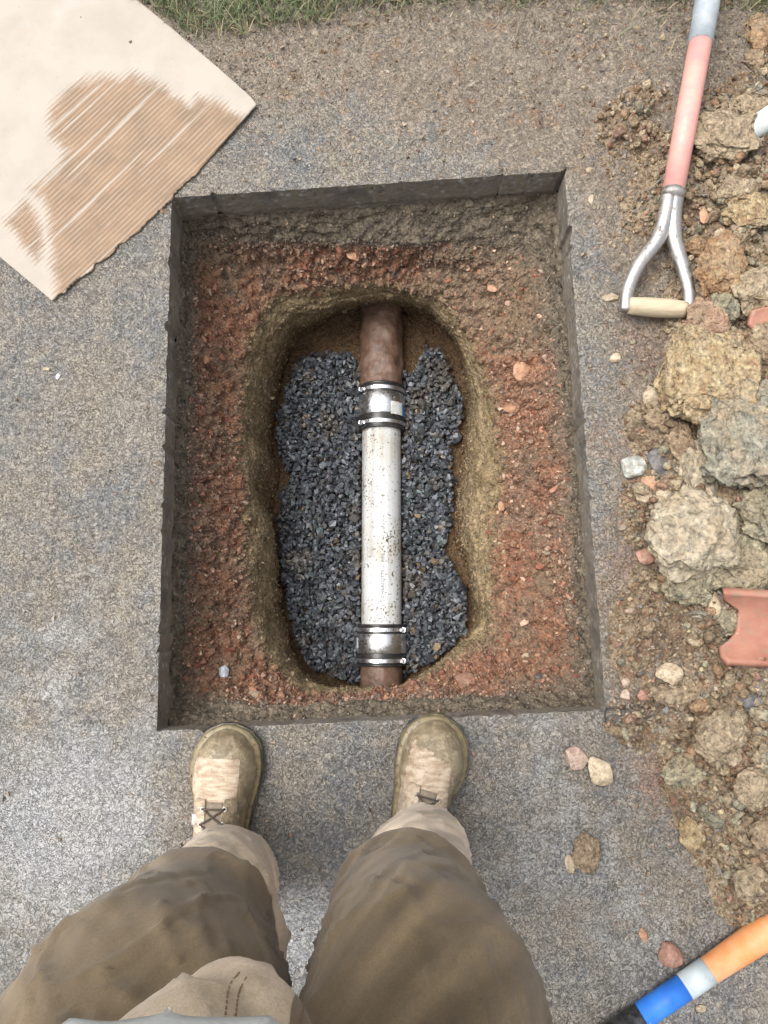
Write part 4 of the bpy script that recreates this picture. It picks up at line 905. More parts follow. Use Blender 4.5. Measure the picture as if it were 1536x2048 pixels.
# orange and blue tool handle in the lower right corner
q0, q1 = P3(1287, 2029, .026), P3(1536, 1861, .026); ax = (q1-q0).normalized()
def along(px): # point on the axis whose photo column is px
    lo, hi = -1.0, 2.0
    for _ in range(40):
        mid = (lo+hi)/2; p = q0.lerp(q1, mid); X, _y = PX(p.x, p.y, p.z)
        lo, hi = (mid, hi) if X < px else (lo, mid)
    return q0.lerp(q1, lo)
th = empty('tool_handle', (q0.x, q0.y, 0)); tag(th, 'thick orange tool handle with silver and blue bands, in the lower right corner', 'tool handle')
cB, cS, cO = along(1284), along(1371), along(1415); RR = .0212; qo = (q0.x, q0.y, 0)
tobj('end_grip', [cB-ax*.42, cB-ax*.2, cB+ax*.002], [RR*.95, RR*.97, RR*.985], mat_plain('black_grip', (.016, .016, .018), .3, (.10, .10, .10), 70), th, qo, 36)
tobj('blue_band', [cB, cS], [RR*1.0, RR*1.01], mat_paint('blue_tape', (.02, .15, .60), (.03, .20, .66), (.36, .46, .62), .45, 30), th, qo, 36)
tobj('silver_band', [cS-ax*.002, cO+ax*.002], [RR*1.06, RR*1.07], mat_paint('silver_tape', (.44, .50, .52), (.52, .57, .58), (.30, .33, .33), .35, 30), th, qo, 36)
tobj('shaft', [cO, cO+ax*.12, cO+ax*1.0], [RR*1.04, RR*1.24, RR*1.3], mat_paint('orange_coating', (.66, .25, .08), (.68, .40, .22), (.56, .45, .36), .55, 14), th, qo, 36)

# ------------------------------------------------------------------ terracotta
def mat_terra():
    m = MT('terracotta'); base = m.mix(m.ramp(m.noise(20, 5, .6), [(.38, 0), (.66, 1)]), (.31, .13, .088), (.39, .19, .13))
    base = m.mix(m.ramp(m.noise(38, 6, .75), [(.52, 0), (.64, .75)]), base, (.24, .18, .125)); base = m.mix(m.ramp(m.noise(1.0, 5, .7, m.scalev(m.pos, (30, 90, 60), (0, 0, .5))), [(.62, 0), (.70, .6)]), base, (.55, .42, .35))
    return m.out(base, m.ramp(m.noise(60), [(.3, .4), (.7, .8)]), m.bump(m.noise(120, 6, .75), .5, .0015))
MTERRA = mat_terra()
def shard(name, pos_px, z, length, radius, arc, thick, startf, rot, mat, label, nu=60, nv=40, up=True, tilt=0):
    o0 = P3(*pos_px, z); V = []
    for sgn, rr in ((1, radius), (-1, radius+thick)):
        for i in range(nu):
            for j in range(nv):
                t = j/(nv-1); a = (t-.5)*arc; xs = startf(t); x = xs+(length-xs)*i/(nu-1)
                V.append((x, rr*math.sin(a), -rr*math.cos(a)+radius+thick))
    V = np.array(V); V += .0012*np.stack([fbm(V+k, 40, 3, .6, 95+k) for k in range(3)], 1)
    F = grid_faces(nu, nv); n = nu*nv; idx = np.arange(n).reshape(nu, nv); loop = np.r_[idx[:, 0], idx[-1, 1:], idx[-2::-1, -1], idx[0, -2:0:-1]]; l2 = np.roll(loop, -1)
    o = npmesh(name, V, [F, F[:, ::-1]+n, np.stack([loop, l2, l2+n, loop+n], 1)[:, ::-1]], mat, smooth=True); o.location = o0; o.rotation_euler = (tilt, 0, rot); tag(o, label, 'pipe fragment'); return o
def sf(t):   # left broken outline from the lower (0) to the upper (1) edge
    return float(np.interp(t, [0, .10, .22, .34, .42, .70, .80, .88, 1.0], [.012, .004, .006, .030, .042, .044, .020, .006, .0]))
shard('pipe_fragment', (1424, 1248), .034, .34, .072, 2.0, .014, sf, R(-3), MTERRA, 'large curved terracotta pipe fragment at the right edge', tilt=R(6))
shard('pipe_fragment', (1490, 644), .070, .11, .075, .46, .013, lambda t: .018*abs(t-.35), R(16), MTERRA, 'small terracotta shard at the right edge, right of the wooden grip', 30, 16, tilt=R(20))

# ------------------------------------------------------------------ grass along the top edge
def build_lawn():
    gx = np.arange(-1.5, 1.6, .012); gy = np.arange(1.22, 2.6, .012); X, Y = np.meshgrid(gx, gy, indexing='ij'); x, y = X.ravel(), Y.ravel(); p = np.stack([x, y, x*0], 1)
    h = -.012+.11*np.clip(y-1.285-.05*fbm(p, 5, 3, .6, 101), -.2, .22)+.006*fbm(p, 30, 4, .6, 102); h = np.minimum(h, .018+.004*fbm(p, 20, 3, .5, 103))
    m = MT('topsoil'); b, r, nm = soil_nodes(m, m.mix(m.noise(20), (.11, .085, .055), (.22, .18, .12)), 1, .005); mm = m.out(b, r, nm)
    o = npmesh('lawn_soil', np.stack([x, y, h], 1), grid_faces(len(gx), len(gy)), mm); o['kind'] = 'structure'
build_lawn()
def build_grass():
    N = 46000; x = rng.uniform(-1.4, 1.5, N); y = 1.20+rng.gamma(2.6, .16, N); px, py = PX(x, y, .01)
    line = np.interp(px, [100, 280, 330, 420, 560, 640, 700, 800, 950, 1150, 1250, 1400, 1536], [60, 62, 72, 62, 48, 36, 20, 2, -12, -4, -10, -14, 14])
    n = fbm(np.stack([x, y, x*0], 1), 14, 3, .6, 111)*26; dens = sstep(-22, 14, line+n-py)
    incard = inpoly(px, py, [(120, 640), (530, 205), (430, 105), (330, 30), (262, -12), (0, -230), (-330, 240)])
    spr = .05*(py < 60)+.03*(py < 110)+.012*(py < 160)+.05*(px > 1000)*(py < 50); k = (rng.random(N) < np.maximum(dens, spr)) & ~incard; x, y, py, px, dens = x[k], y[k], py[k], px[k], dens[k]; n = len(x)
    keep = y < 2.5; x, y, px, dens = x[keep], y[keep], px[keep], dens[keep]; n = len(x)
    ang = rng.uniform(0, 2*math.pi, n); L = rng.uniform(.025, .065, n)*(.55+.45*dens); lean = rng.uniform(.45, 1.25, n); wd = rng.uniform(.0009, .0018, n)
    dx, dy = np.cos(ang), np.sin(ang); z0 = np.clip(-.012+.11*(y-1.285), 0, .02); segs = 4; V = np.zeros((n, (segs+1)*2, 3))
    for i in range(segs+1):
        t = i/segs; out = L*np.sin(lean*t)*t**.2*.95; up = L*t*np.cos(lean*t*.95); w_ = wd*(1-t*.9)
        cx, cy, cz = x+dx*out, y+dy*out, z0+np.maximum(up, .001+.002*t)
        V[:, 2*i] = np.stack([cx-dy*w_, cy+dx*w_, cz], 1); V[:, 2*i+1] = np.stack([cx+dy*w_, cy-dx*w_, cz], 1)
    F = np.array([[2*i, 2*i+1, 2*i+3, 2*i+2] for i in range(segs)]); F = (F[None]+(np.arange(n)*(segs+1)*2)[:, None, None]).reshape(-1, 4)
    t = rng.random(n)[:, None]; s_ = rng.random(n)[:, None]; g = np.array([.06, .088, .035])*(1-t)+np.array([.15, .185, .075])*t
    c = np.where(s_ < .16+.5*(1-dens[:, None]), np.array([.30, .25, .14])*(.6+.6*t), g)
    m = MT('grass_blades'); mat = m.out(m.attr('col', 'Color'), .5)
    o = npmesh('grass', V.reshape(-1, 3), F, mat, col=np.repeat(c, (segs+1)*2, 0)); tag(o, 'short green grass with dry straws along the top edge', 'grass', kind='stuff')
build_grass()

# ------------------------------------------------------------------ the person looking down at the hole
def remeshed(parts, voxel, smooth_it=2):
    V, F = merge(parts); o = npmesh('tmp', V, F, MRUB); md = o.modifiers.new('r', 'REMESH'); md.mode = 'VOXEL'; md.voxel_size = voxel
    if smooth_it: sm = o.modifiers.new('s', 'SMOOTH'); sm.iterations = smooth_it; sm.factor = .5
    bpy.context.view_layer.update(); me = bpy.data.meshes.new_from_object(o.evaluated_get(bpy.context.evaluated_depsgraph_get()))
    n = len(me.vertices); co = np.zeros(n*3, np.float32); me.vertices.foreach_get('co', co); no = np.zeros(n*3, np.float32); me.vertices.foreach_get('normal', no)
    F = [[], []]
    for p in me.polygons: F[0 if len(p.vertices) == 4 else 1].append(tuple(p.vertices))
    bpy.data.objects.remove(o); Fa = [np.array(f) for f in F if len(f)]
    return co.reshape(-1, 3).astype(float), Fa, no.reshape(-1, 3).astype(float)
def ringtube(rings, n=48):
    """closed tube from (cx,cy,cz,rx,ry[,tilt]) rings, splined"""
    Rg = spline(np.array([list(r)[:5] for r in rings]), len(rings)*8); a = np.arange(n)*2*math.pi/n; V = []
    for cx, cy, cz, rx, ry in Rg:
        V.append(np.stack([cx+rx*np.cos(a), cy+ry*np.sin(a), np.full(n, cz)], 1))
    k = len(Rg); V = np.vstack(V); I = np.arange(k-1)[:, None]; J = np.arange(n)[None]
    F = np.stack([I*n+J, I*n+(J+1) % n, (I+1)*n+(J+1) % n, (I+1)*n+J], -1).reshape(-1, 4)
    return V, [F, np.arange(n)[::-1][None].copy(), (np.arange(n)+(k-1)*n)[None].copy()]
def ell(cx, cy, cz, rx, ry, rz):
    U, F = ICO[4]; return U*np.array([rx, ry, rz])+np.array([cx, cy, cz]), F
FEET = {'L': dict(toe=P3(455, 1456, .03), heel=P3(440, 1765, .03)), 'R': dict(toe=P3(884, 1440, .03), heel=P3(806, 1745, .03))}
per = empty('person', (-.10, -.42, 0)); tag(per, 'standing person in brown work trousers and muddy tan boots at the edge of the hole', 'person'); po = np.array([-.10, -.42, 0.])
def px_ring(px, py, z, rx, ry): x, y = G(px, py, z); return (float(x), float(y), z, rx, ry)
LEG_L = [px_ring(460, 1745, .055, .080, .076), px_ring(460, 1745, .12, .078, .076), px_ring(450, 1765, .22, .084, .086), px_ring(432, 1800, .34, .086, .090), px_ring(408, 1855, .48, .093, .092), px_ring(355, 1955, .62, .106, .106), px_ring(285, 2105, .75, .130, .122), (-.185, -.40, .88, .12, .12)]
LEG_R = [px_ring(850, 1697, .055, .072, .074), px_ring(850, 1697, .12, .071, .074), px_ring(842, 1728, .22, .078, .084), px_ring(828, 1768, .34, .084, .090), px_ring(816, 1830, .48, .090, .092), px_ring(822, 1925, .62, .099, .106), px_ring(850, 2080, .75, .109, .120), (.005, -.41, .88, .115, .125)]
def mat_trousers():
    m = MT('brown_canvas'); tan = m.attr('tan'); stk = m.attr('streak')
    e = m.math('ADD', tan, m.math('MULTIPLY', m.math('SUBTRACT', m.noise(14, 5, .6), .5), .35))
    k = m.ramp(e, [(.47, 0), (.53, 1)])
    br = m.mix(m.ramp(m.noise(7, 5, .6), [(.38, 0), (.66, 1)]), (.135, .098, .056), (.172, .128, .077))
    br = m.mix(m.ramp(m.noise(11, 5, .65, dist=.6), [(.62, 0), (.74, .4)]), br, (.075, .066, .052))
    tn = m.mix(m.ramp(m.noise(12, 5, .6), [(.45, 0), (.7, 1)]), (.56, .455, .345), (.42, .33, .225))
    c = m.mix(k, br, tn); lp_ = m.ramp(k, [(.0, 0), (.3, 1), (.6, 0)]) ; c = m.mix(m.math('MULTIPLY', lp_, .35), c, (.62, .5, .36))
    c = m.mix(1, c, m.ramp(m.math('MULTIPLY_ADD', stk, .5, .5), [(.25, .72), (.5, 1.0), (.72, 1.38)]), 'MULTIPLY'); c = m.mix(1, c, m.ramp(m.noise(500, 2, .6), [(.3, .88), (.7, 1.14)]), 'MULTIPLY')
    wv = m.noise(900, 2, .5); dirt = m.ramp(m.noise(120, 3, .6), [(.74, 0), (.77, .5)]); c = m.mix(dirt, c, (.07, .05, .035))
    h = m.math('ADD', wv, m.math('MULTIPLY', m.noise(60, 4, .6), 1.2))
    return m.out(c, .82, m.bump(h, .25, .0012), sheen=.15, spec=.3)
def build_trousers():
    parts = [ringtube(LEG_L), ringtube(LEG_R), ell(-.11, -.41, .90, .16, .13, .12),
             ringtube([(-.10, -.42, .88, .145, .11), (-.098, -.385, .96, .135, .130), (-.10, -.365, 1.02, .135, .140), (-.10, -.36, 1.05, .135, .145)]),
             ell(-.092, -.280, .945, .056, .064, .070), ell(-.112, -.272, .98, .062, .062, .055)]
    V, F, N = remeshed(parts, .0065, 3)
    x, y, z = V.T; legx = -.10
    # drapes: long folds that sweep from the knee round the leg, bunching above the boots
    left = x < -.075
    cxz = np.where(left, np.interp(z, [r[2] for r in LEG_L], [r[0] for r in LEG_L]), np.interp(z, [r[2] for r in LEG_R], [r[0] for r in LEG_R]))
    cyz = np.where(left, np.interp(z, [r[2] for r in LEG_L], [r[1] for r in LEG_L]), np.interp(z, [r[2] for r in LEG_R], [r[1] for r in LEG_R]))
    a = np.arctan2(x-cxz, y-cyz); sgn = np.where(left, 1., -1.)
    q = np.stack([a*.55+sgn*z*2.4, z*3.2-sgn*a*.35, left*7.], 1)
    f1 = fbm(q, 2.2, 3, .5, 121); ridge = 1-np.abs(f1)*2.2
    q2 = np.stack([a*.6, z*10+.8*np.sin(a*2+left), left*3.], 1); f2 = fbm(q2, 1.1, 3, .5, 123)
    low = 1-sstep(.25, .42, z); up = sstep(.55, .75, z)
    q3 = np.stack([a*.8+z*1.0*sgn, z*5.5-a*1.3*sgn, left*5.], 1); f3 = 1-2.2*np.abs(fbm(q3, 1.3, 2, .5, 127))
    hemk = sstep(.05, .16, z); cr1 = fbm(q+9, 2.6, 2, .5, 131); cr2 = fbm(q3+4, 2.0, 2, .5, 132); fold = np.exp(-(cr1/.055)**2)*.0048+np.exp(-(cr2/.05)**2)*.0038*(.4+up)
    d = (.0034*(np.maximum(ridge, .0)**1.3-.45)*(1-low*.5)+low*.0025*f2+fold*.8-.001+.003*np.exp(-((np.abs(a)-1.45)/.035)**2))*(.35+.65*hemk)+.0006*fbm(V, 24, 3, .5, 125)
    # the fabric of each upper leg pouches over the paler lower leg
    zk = np.where(left, .50, .445)+.02*np.sin(a*2); d += .010*np.exp(-((z-zk-.035)/.03)**2)-.011*np.exp(-((z-zk+.015)/.02)**2)
    V = V+N*d[:, None]
    # hem: open bottom edge close to the boot; keep it off the ground
    # colour: pale dry cloth below the line and at the fly
    tan = np.clip(.5-(z-zk)/.05, 0, 1); inner = (np.sin(a)*sgn); tan = np.maximum(tan, np.clip(.5+(.56-z)/.10+(inner-.75)*1.5, 0, 1)*(inner > .5)*left)
    fly = sstep(-.048, -.062, x)*sstep(-.178, -.158, x-.25*(z-.95))*sstep(.855, .89, z)*(y > -.40); tan = np.maximum(tan, np.clip(fly, 0, 1))
    o = npmesh('trousers', V-po, F, mat_trousers(), per, attrs={'tan': tan, 'streak': fbm(np.stack([a*.8+z*1.2*sgn, z*17-a*3.4*sgn, left*5.], 1), 1.2, 4, .6, 161)}); o['label'] = 'brown canvas work trousers, pale and muddy at the hems'
    # double stitched seam beside the fly and pocket
    from mathutils.bvhtree import BVHTree
    tri = []
    for f in F: tri += [tuple(int(i) for i in q) for q in f]
    bt = BVHTree.FromPolygons([tuple(v) for v in V], tri)
    STL = []
    c0 = Vector((0, 0, CH))
    for line in [[(450, 2040), (458, 1975), (478, 1945)], [(470, 2040), (478, 1985), (492, 1955)], [(600, 2045), (606, 2020), (604, 2000)]]:
        pts = spline(line, 26); st = []; STL.append(st)
        for i in range(0, 25, 2):
            seg = []
            for k in (i, i+1):
                p = P3(pts[k][0], pts[k][1], .5); dr = (p-c0).normalized(); hit = bt.ray_cast(c0, dr)
                if hit[0] is not None: seg.append(hit[0]-dr*.0006)
            if len(seg) == 2 and (seg[1]-seg[0]).length < .02: st.append(tube([seg[0], seg[1]], .0006, 6))
    mth = mat_plain('brown_thread', (.22, .14, .08), .8)
    for ln in STL:
        if ln: sv, sf_ = merge(ln); npmesh('stitching', sv-po, sf_, mth, o)
    return bt
BT = build_trousers()

def mat_boot():
    m = MT('tan_leather'); pale = m.attr('pale'); e = m.math('ADD', pale, m.math('MULTIPLY', m.math('SUBTRACT', m.noise(38, 6, .7), .5), 1.05))
    k = m.ramp(e, [(.47, 0), (.53, 1)])
    mud = m.mix(m.ramp(m.noise(28, 5, .65), [(.38, 0), (.66, 1)]), (.155, .12, .072), (.28, .225, .145))
    mud = m.mix(m.ramp(m.noise(45, 4, .7), [(.58, 0), (.68, .7)]), mud, (.085, .068, .05))
    wr = m.noise(1.0, 5, .6, m.scalev(m.pos, (35, 130, 60), (0, 0, R(8))))
    mud = m.mix(m.ramp(m.noise(52, 6, .8), [(.50, 0), (.58, .75)]), mud, (.37, .30, .205))
    dry = m.mix(m.ramp(wr, [(.40, 0), (.62, 1)]), (.50, .41, .31), (.32, .235, .16)); dry = m.mix(m.ramp(m.noise(55, 4), [(.62, 0), (.7, .5)]), dry, (.22, .175, .135))
    ck = m.ramp(m.vor(85, 'DISTANCE_TO_EDGE'), [(0, 1), (.05, 0)]); dry = m.mix(m.math('MULTIPLY', ck, m.ramp(m.noise(30), [(.45, 0), (.6, .6)])), dry, (.15, .11, .075))
    c = m.mix(k, mud, dry); h = m.math('ADD', m.math('MULTIPLY', wr, m.math('MULTIPLY', k, 1.3)), m.math('MULTIPLY', m.noise(160, 4, .7), .6)); h = m.math('ADD', h, m.math('MULTIPLY', k, -.35))
    return m.out(c, m.mix(k, (.42, .42, .42), (.8, .8, .8)), m.bump(h, .8, .0026))
MBOOT = mat_boot(); MSOLE = mat_plain('black_sole', (.03, .032, .034), .4, (.22, .17, .09), 35, .5); MWELT = mat_plain('muddy_welt', (.19, .15, .075), .4, (.07, .055, .03), 70, .8); MLACE = mat_plain('dark_lace', (.055, .04, .03), .8, (.10, .08, .06), 90); MEYE = mat_metal('eyelet_steel', (.5, .48, .45), .3, .5, .3); MTAG = mat_plain('woven_tag', (.55, .56, .58), .7, (.45, .12, .10), 180)
def make_boot(key, lab, left):
    ft = FEET[key]; toe, heel = ft['toe'].copy(), ft['heel'].copy(); toe.z = heel.z = 0; ax_ = (toe-heel).normalized(); Lb = .318; heel = toe-ax_*Lb; ang = math.atan2(-ax_.x, ax_.y)
    rt = bpy.data.objects.new('boot', None)   # placeholder, the upper itself is the part
    bpy.data.objects.remove(rt)
    sgn = 1 if left else -1          # +x local is the inner side for the left boot
    def wo(s): return float(np.interp(s, [0, .03, .07, .2, .38, .55, .68, .78, .88, .95, .985, 1], [.008, .026, .036, .042, .041, .050, .062, .063, .054, .037, .020, .004]))
    def wi(s): return float(np.interp(s, [0, .03, .07, .2, .38, .55, .68, .78, .88, .95, .985, 1], [.008, .026, .036, .040, .038, .047, .058, .061, .056, .040, .023, .004]))
    S_ = spline(np.stack([np.linspace(0, 1, 30), [wo(s) for s in np.linspace(0, 1, 30)], [wi(s) for s in np.linspace(0, 1, 30)]], 1), 120)
    def outline(ex, z):
        rgt = [(w2*sgn*1.0+ex*sgn if True else 0, s*Lb) for s, w1, w2 in S_]; lft = [(-(w1+ex)*sgn, s*Lb) for s, w1, w2 in S_[::-1]]
        pts = rgt+lft; return np.array([(x, y+ex*(y/Lb*2-1), z) for x, y in pts])
    def stack(layers):
        V = [outline(e, z) for e, z in layers]; n = len(V[0]); k = len(V); V = np.vstack(V); I = np.arange(k-1)[:, None]; J = np.arange(n)[None]
        F = np.stack([I*n+J, I*n+(J+1) % n, (I+1)*n+(J+1) % n, (I+1)*n+J], -1).reshape(-1, 4)
        return V, [F, np.arange(n)[::-1][None].copy(), (np.arange(n)+(k-1)*n)[None].copy()]
    # upper: sections across the foot
    def top(s): return float(np.interp(s, [0, .04, .15, .3, .42, .52, .62, .72, .82, .90, .96, 1.0], [.055, .085, .13, .150, .128, .104, .084, .073, .064, .054, .038, .012]))
    def surf(lx, s):                   # height of the upper at local x and length fraction
        w_ = (wi(s) if lx*sgn > 0 else wo(s))-.002; u = min(.999, abs(lx)/w_); return .022+(top(s)-.0)*(1-u**2.7)**(1/2.1)
    V = []; ns, na = 90, 60
    for i in range(ns):
        s = .004+.992*i/(ns-1)
        for j in range(na):
            a = math.pi*j/(na-1); c_, s2 = math.cos(a), math.sin(a); w_ = (wi(s) if c_*sgn > 0 else wo(s))-.002
            V.append((np.sign(c_)*abs(c_)**.78*w_, s*Lb, .014+(top(s)+.008)*abs(s2)**.92))
        for j in range(6): V.append((-V[-1][0]*0-w_+2*w_*(j+1)/7, s*Lb, .014))
    V = np.array(V); n = na+6; I = np.arange(ns-1)[:, None]; J = np.arange(n)[None]
    F = np.stack([I*n+J, I*n+(J+1) % n, (I+1)*n+(J+1) % n, (I+1)*n+J], -1).reshape(-1, 4)
    body_ = (V, [F[:, ::-1], np.arange(n)[None].copy(), (np.arange(n)+(ns-1)*n)[::-1][None].copy()])
    shaftp = ringtube([(0, .095, .05, .036, .058), (0, .098, .12, .037, .055), (0, .098, .18, .042, .055), (0, .095, .23, .045, .056)])
    V, F, N = remeshed([body_, shaftp], .0035, 3)
    crease = sstep(.50, .60, V[:, 1]/Lb)*(1-sstep(.70, .78, V[:, 1]/Lb)); q = V*np.array([14, 95, 20])
    V = V+N*(crease*.0016*fbm(q, 1, 3, .6, 131+left)+.0018*fbm(V, 38, 4, .6, 133))[:, None]
    s = V[:, 1]/Lb; lx = V[:, 0]*sgn
    if left: pale = np.clip(.5+(.855-s+.10*lx/.05*0)/.05, 0, 1)*np.clip(.5+(.036-lx)/.010, 0, 1)*np.clip(.5+(lx+.052)/.008, 0, 1)*np.clip(.5+(V[:, 2]-.05)/.02, 0, 1)
    else: pale = np.clip(.5+(.83-s+.9*lx)/.14, 0, 1)*.80*np.clip(.5+(.050-lx)/.02, 0, 1)*np.clip(.5+(.036+lx*1.0)/.012+0, 0, 1)
    pale = np.where(s < .42, .8, pale)
    o = npmesh('boot', V, F, MBOOT, per, attrs={'pale': pale}); o.location = Vector(heel)-Vector(po); o.rotation_euler = (0, 0, ang); o['label'] = lab
    v, f = stack([(.002, 0), (.007, .002), (.0085, .010), (.0075, .020)]); npmesh('sole', v, f, MSOLE, o, smooth=False)
    v, f = stack([(.0025, .0205), (.0055, .0215), (.0058, .026), (.003, .029), (-.004, .0295)]); v = v+np.stack([0*v[:, 0], 0*v[:, 0], .0015*fbm(v, 90, 3, .6, 135)], 1); npmesh('welt', v, f, MWELT, o)
    cl = []; rr_ = random.Random(11+left)
    for k in range(46):
        s_ = rr_.uniform(.25, .985); sd_ = rr_.choice((-1, 1)); w_ = wi(s_) if sd_*sgn > 0 else wo(s_); U, Fi = ICO[4] if False else HVs[k % 10]; sz = rr_.uniform(.0018, .0048); cl.append((U*sz+np.array([sd_*(w_+.003), s_*Lb, .028+rr_.uniform(-.003, .002)]), Fi))
    v, f = merge(cl); mc = npmesh('mud_lumps', v, f, MWELT, o, smooth=False); mc['kind'] = 'stuff'
    # eyestays, tongue, laces
    def patchsurf(x0, x1, s0_, s1_, lift, nx=12, ny=16, rnd=.35):
        V = []
        for i in range(nx):
            for j in range(ny):
                u = i/(nx-1); t = j/(ny-1); s_ = s0_+(s1_-s0_)*t; xm = (x0+x1)/2; half = (x1-x0)/2*(1-rnd*max(0, (t-.6)/.4)**2*.9); x = xm+half*(2*u-1); V.append((x, s_*Lb, surf(x, s_)+lift))
        V = np.array(V); n = nx*ny; F = grid_faces(nx, ny); idx = np.arange(n).reshape(nx, ny); loop = np.r_[idx[:, 0], idx[-1, 1:], idx[-2::-1, -1], idx[0, -2:0:-1]]; l2 = np.roll(loop, -1)
        return np.vstack([V, V-[0, 0, .0035]]), [F, F[:, ::-1]+n, np.stack([loop, l2, l2+n, loop+n], 1)[:, ::-1]]
    v, f = patchsurf(-.019, .019, .32, .635, .0025); t_ = npmesh('tongue', v, f, mat_plain('muddy_tongue', (.20, .155, .115), .7, (.30, .25, .18), 60, .8), o)
    for sd_ in (-1, 1):
        v, f = patchsurf(min(sd_*.013, sd_*.040), max(sd_*.013, sd_*.040), .29, .65, .0050); npmesh('eyestay', v, f, MBOOT, o, attrs={'pale': np.full(len(v), .62 if sd_*sgn < 0 or not left else .45)})
    ey = []; lac = []
    for k, s_ in enumerate((.605, .535, .465)):
        for sd_ in (-1, 1):
            x = sd_*.019; z = surf(x, s_)+.0062; a = np.linspace(0, 2*math.pi, 13)
            ey.append(tube([(x+.0035*math.cos(t), s_*Lb+.0035*math.sin(t), z) for t in a], .0012, 6, caps=False))
    for v, f in ey: npmesh('eyelet', v, f, MEYE, o)
    def lace(xa, sa, xb, sb):
        pts = []
        for t in np.linspace(0, 1, 12):
            x = xa+(xb-xa)*t; s_ = sa+(sb-sa)*t; pts.append((x, s_*Lb, max(surf(x, s_), surf(.019, s_))+.0065+.0015*math.sin(math.pi*t)))
        return tube(pts, .0017, 8)
    L_ = [lace(-.019, .605, .019, .605), lace(-.019, .605, .019, .535), lace(.019, .605, -.019, .535), lace(-.019, .535, .019, .465), lace(.019, .535, -.019, .465)]
    v, f = merge(L_); npmesh('laces', v, f, MLACE, o)
    xs = -.034*sgn; v, f = box(xs, .545*Lb, surf(xs, .545)+.0065, .010, .018, .0015); npmesh('brand_tag', v, f, MTAG, o).name = 'fabric_tag'
make_boot('L', 'muddy tan left boot with a pale dry patch across the vamp', True)
make_boot('R', 'muddy tan right boot turned slightly outward, stained darker on the outer side', False)

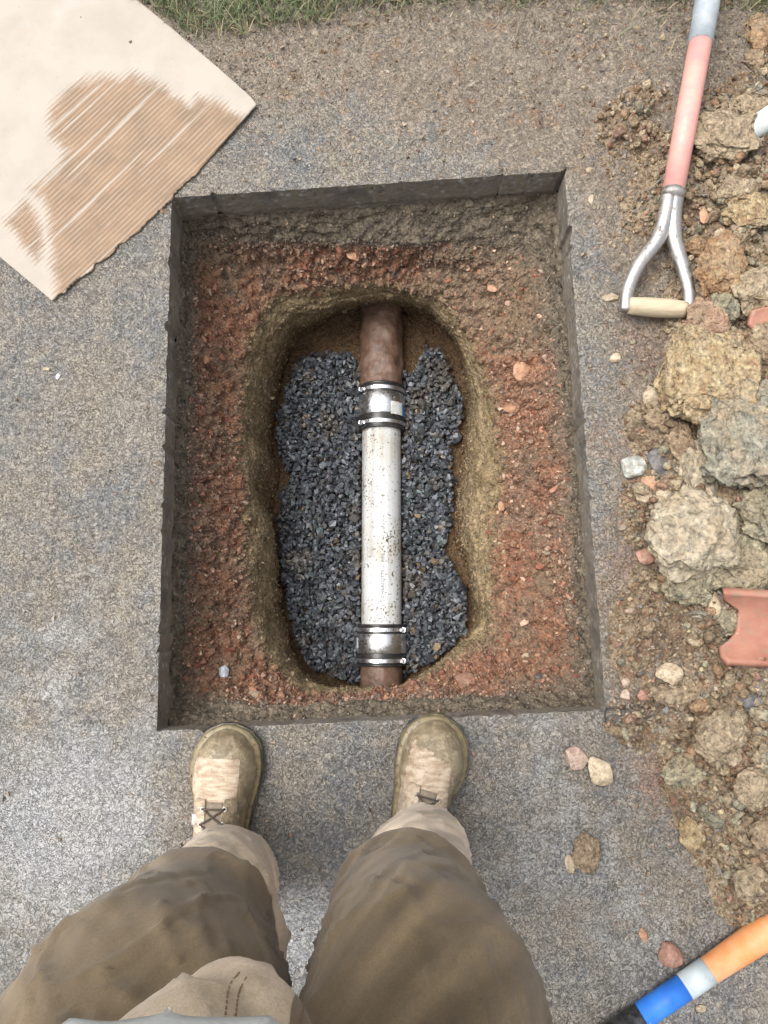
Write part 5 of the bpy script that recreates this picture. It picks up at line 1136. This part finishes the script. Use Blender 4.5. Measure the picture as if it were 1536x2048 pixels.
# body above the trousers: shirt, and one continuous skin for head, neck and arms
def build_upper():
    sh = [ringtube([(-.102, -.335, 1.05, .185, .1552), (-.10, -.345, 1.10, .186, .151), (-.092, -.37, 1.22, .19, .142), (-.092, -.39, 1.33, .205, .13), (-.092, -.40, 1.41, .19, .105), (-.092, -.40, 1.455, .09, .07)])]
    for s in (-1, 1):
        c = spline([(-.092+s*.16, -.41, 1.40), (-.092+s*.225, -.40, 1.34), (-.092+s*.27, -.38, 1.22), (-.092+s*.285, -.37, 1.11)], 14); sh.append(tube([tuple(q) for q in c], list(np.linspace(.075, .055, 14)), 24))
    V, F, N = remeshed(sh, .006, 6); V = V+N*(.006*fbm(V*np.array([1, 1, .5]), 14, 3, .5, 141))[:, None]
    m = MT('grey_shirt'); c = m.mix(m.noise(14, 4), (.34, .36, .35), (.44, .45, .44)); mt = m.out(c, .85, m.bump(m.noise(400, 3), .3, .001), spec=.25)
    o = npmesh('shirt', V-po, F, mt, per); o['label'] = 'pale grey shirt, only its hem showing'
    # skin
    bm = bmesh.new(); vs = {}
    J = {'pel': ((-.092, -.39, 1.20), .10), 'chest': ((-.092, -.40, 1.34), .10), 'neck': ((-.092, -.385, 1.46), .055), 'jaw': ((-.092, -.335, 1.535), .058), 'skull': ((-.092, -.325, 1.62), .082)}
    E = [('pel', 'chest'), ('chest', 'neck'), ('neck', 'jaw'), ('jaw', 'skull')]
    for s, t in ((-1, 'l'), (1, 'r')):
        J.update({'sh'+t: ((-.092+s*.17, -.40, 1.38), .058), 'el'+t: ((-.092+s*.285, -.36, 1.11), .042), 'fo'+t: ((-.092+s*.235, -.24, 1.27), .036), 'wr'+t: ((-.092+s*.17, -.150, 1.40), .026), 'pa'+t: ((-.092+s*.145, -.105, 1.455), .030)})
        E += [('chest', 'sh'+t), ('sh'+t, 'el'+t), ('el'+t, 'fo'+t), ('fo'+t, 'wr'+t), ('wr'+t, 'pa'+t)]
        for f in range(4):
            b = Vector(J['pa'+t][0])+Vector((s*.012-s*.012*f*0, .010, -.022+.016*f)); 
            for g, (dx, dy, dz, r) in enumerate([(-.010*s, .022, .004, .0095), (-.030*s, .034, .006, .0088), (-.046*s, .030, .006, .0078)]):
                J[f'f{f}{g}{t}'] = (tuple(b+Vector((dx, dy, dz))), r)
            E += [('pa'+t, f'f{f}0{t}'), (f'f{f}0{t}', f'f{f}1{t}'), (f'f{f}1{t}', f'f{f}2{t}')]
        J['t0'+t] = ((-.092+s*.130, -.115, 1.485), .011); J['t1'+t] = ((-.092+s*.105, -.100, 1.500), .0095); E += [('pa'+t, 't0'+t), ('t0'+t, 't1'+t)]
    for k, (p, r) in J.items(): vs[k] = bm.verts.new(Vector(p)-Vector(po))
    for a, b in E: bm.edges.new((vs[a], vs[b]))
    bm.verts.index_update(); keys = list(J); me = bpy.data.meshes.new('body'); bm.to_mesh(me); bm.free()
    o = bpy.data.objects.new('body', me); link(o, per); sk = o.modifiers.new('skin', 'SKIN'); sk.use_smooth_shade = True
    for i, k in enumerate(keys): me.skin_vertices[0].data[i].radius = (J[k][1],)*2; me.skin_vertices[0].data[i].use_root = (k == 'pel')
    sb = o.modifiers.new('sub', 'SUBSURF'); sb.levels = sb.render_levels = 2
    m = MT('skin'); me.materials.append(m.out(m.mix(m.noise(20), (.50, .29, .20), (.58, .36, .26)), .5))
    bpy.context.view_layer.update(); m2 = bpy.data.meshes.new_from_object(o.evaluated_get(bpy.context.evaluated_depsgraph_get())); o.modifiers.clear(); o.data = m2
    if not m2.materials: m2.materials.append(m.m)
    # face and hair
    hc = Vector((-.092, -.325, 1.62))-Vector(po); U, Fi = ICO[5]
    hv = U*np.array([.079, .092, .100]); keep = (U[:, 2] > .12) | (U[:, 1] < -.35); kk = keep[Fi].all(1); hv = hv*(1+.05*fbm(U, 8, 3, .6, 151))[:, None]*1.07+np.array(hc)+np.array([0, -.004, .008])
    npmesh('hair', hv, Fi[kk], mat_plain('brown_hair', (.06, .04, .025), .6), per)
    nose = ell(hc.x, hc.y+.088, hc.z-.018, .013, .018, .020); e1 = ell(hc.x-.031, hc.y+.074, hc.z+.006, .013, .010, .010); e2 = ell(hc.x+.031, hc.y+.074, hc.z+.006, .013, .010, .010)
    MEY = mat_plain('eye_white', (.7, .7, .68), .2); npmesh('eye', *e1, MEY, per); npmesh('eye', *e2, MEY, per); npmesh('nose', *nose, m.m, per)
    for nm_, g_ in (('ear', ell(hc.x-.080, hc.y, hc.z-.01, .010, .018, .030)), ('ear', ell(hc.x+.080, hc.y, hc.z-.01, .010, .018, .030)), ('mouth', ell(hc.x, hc.y+.072, hc.z-.056, .024, .012, .008))):
        npmesh(nm_, *g_, m.m, per)
build_upper()
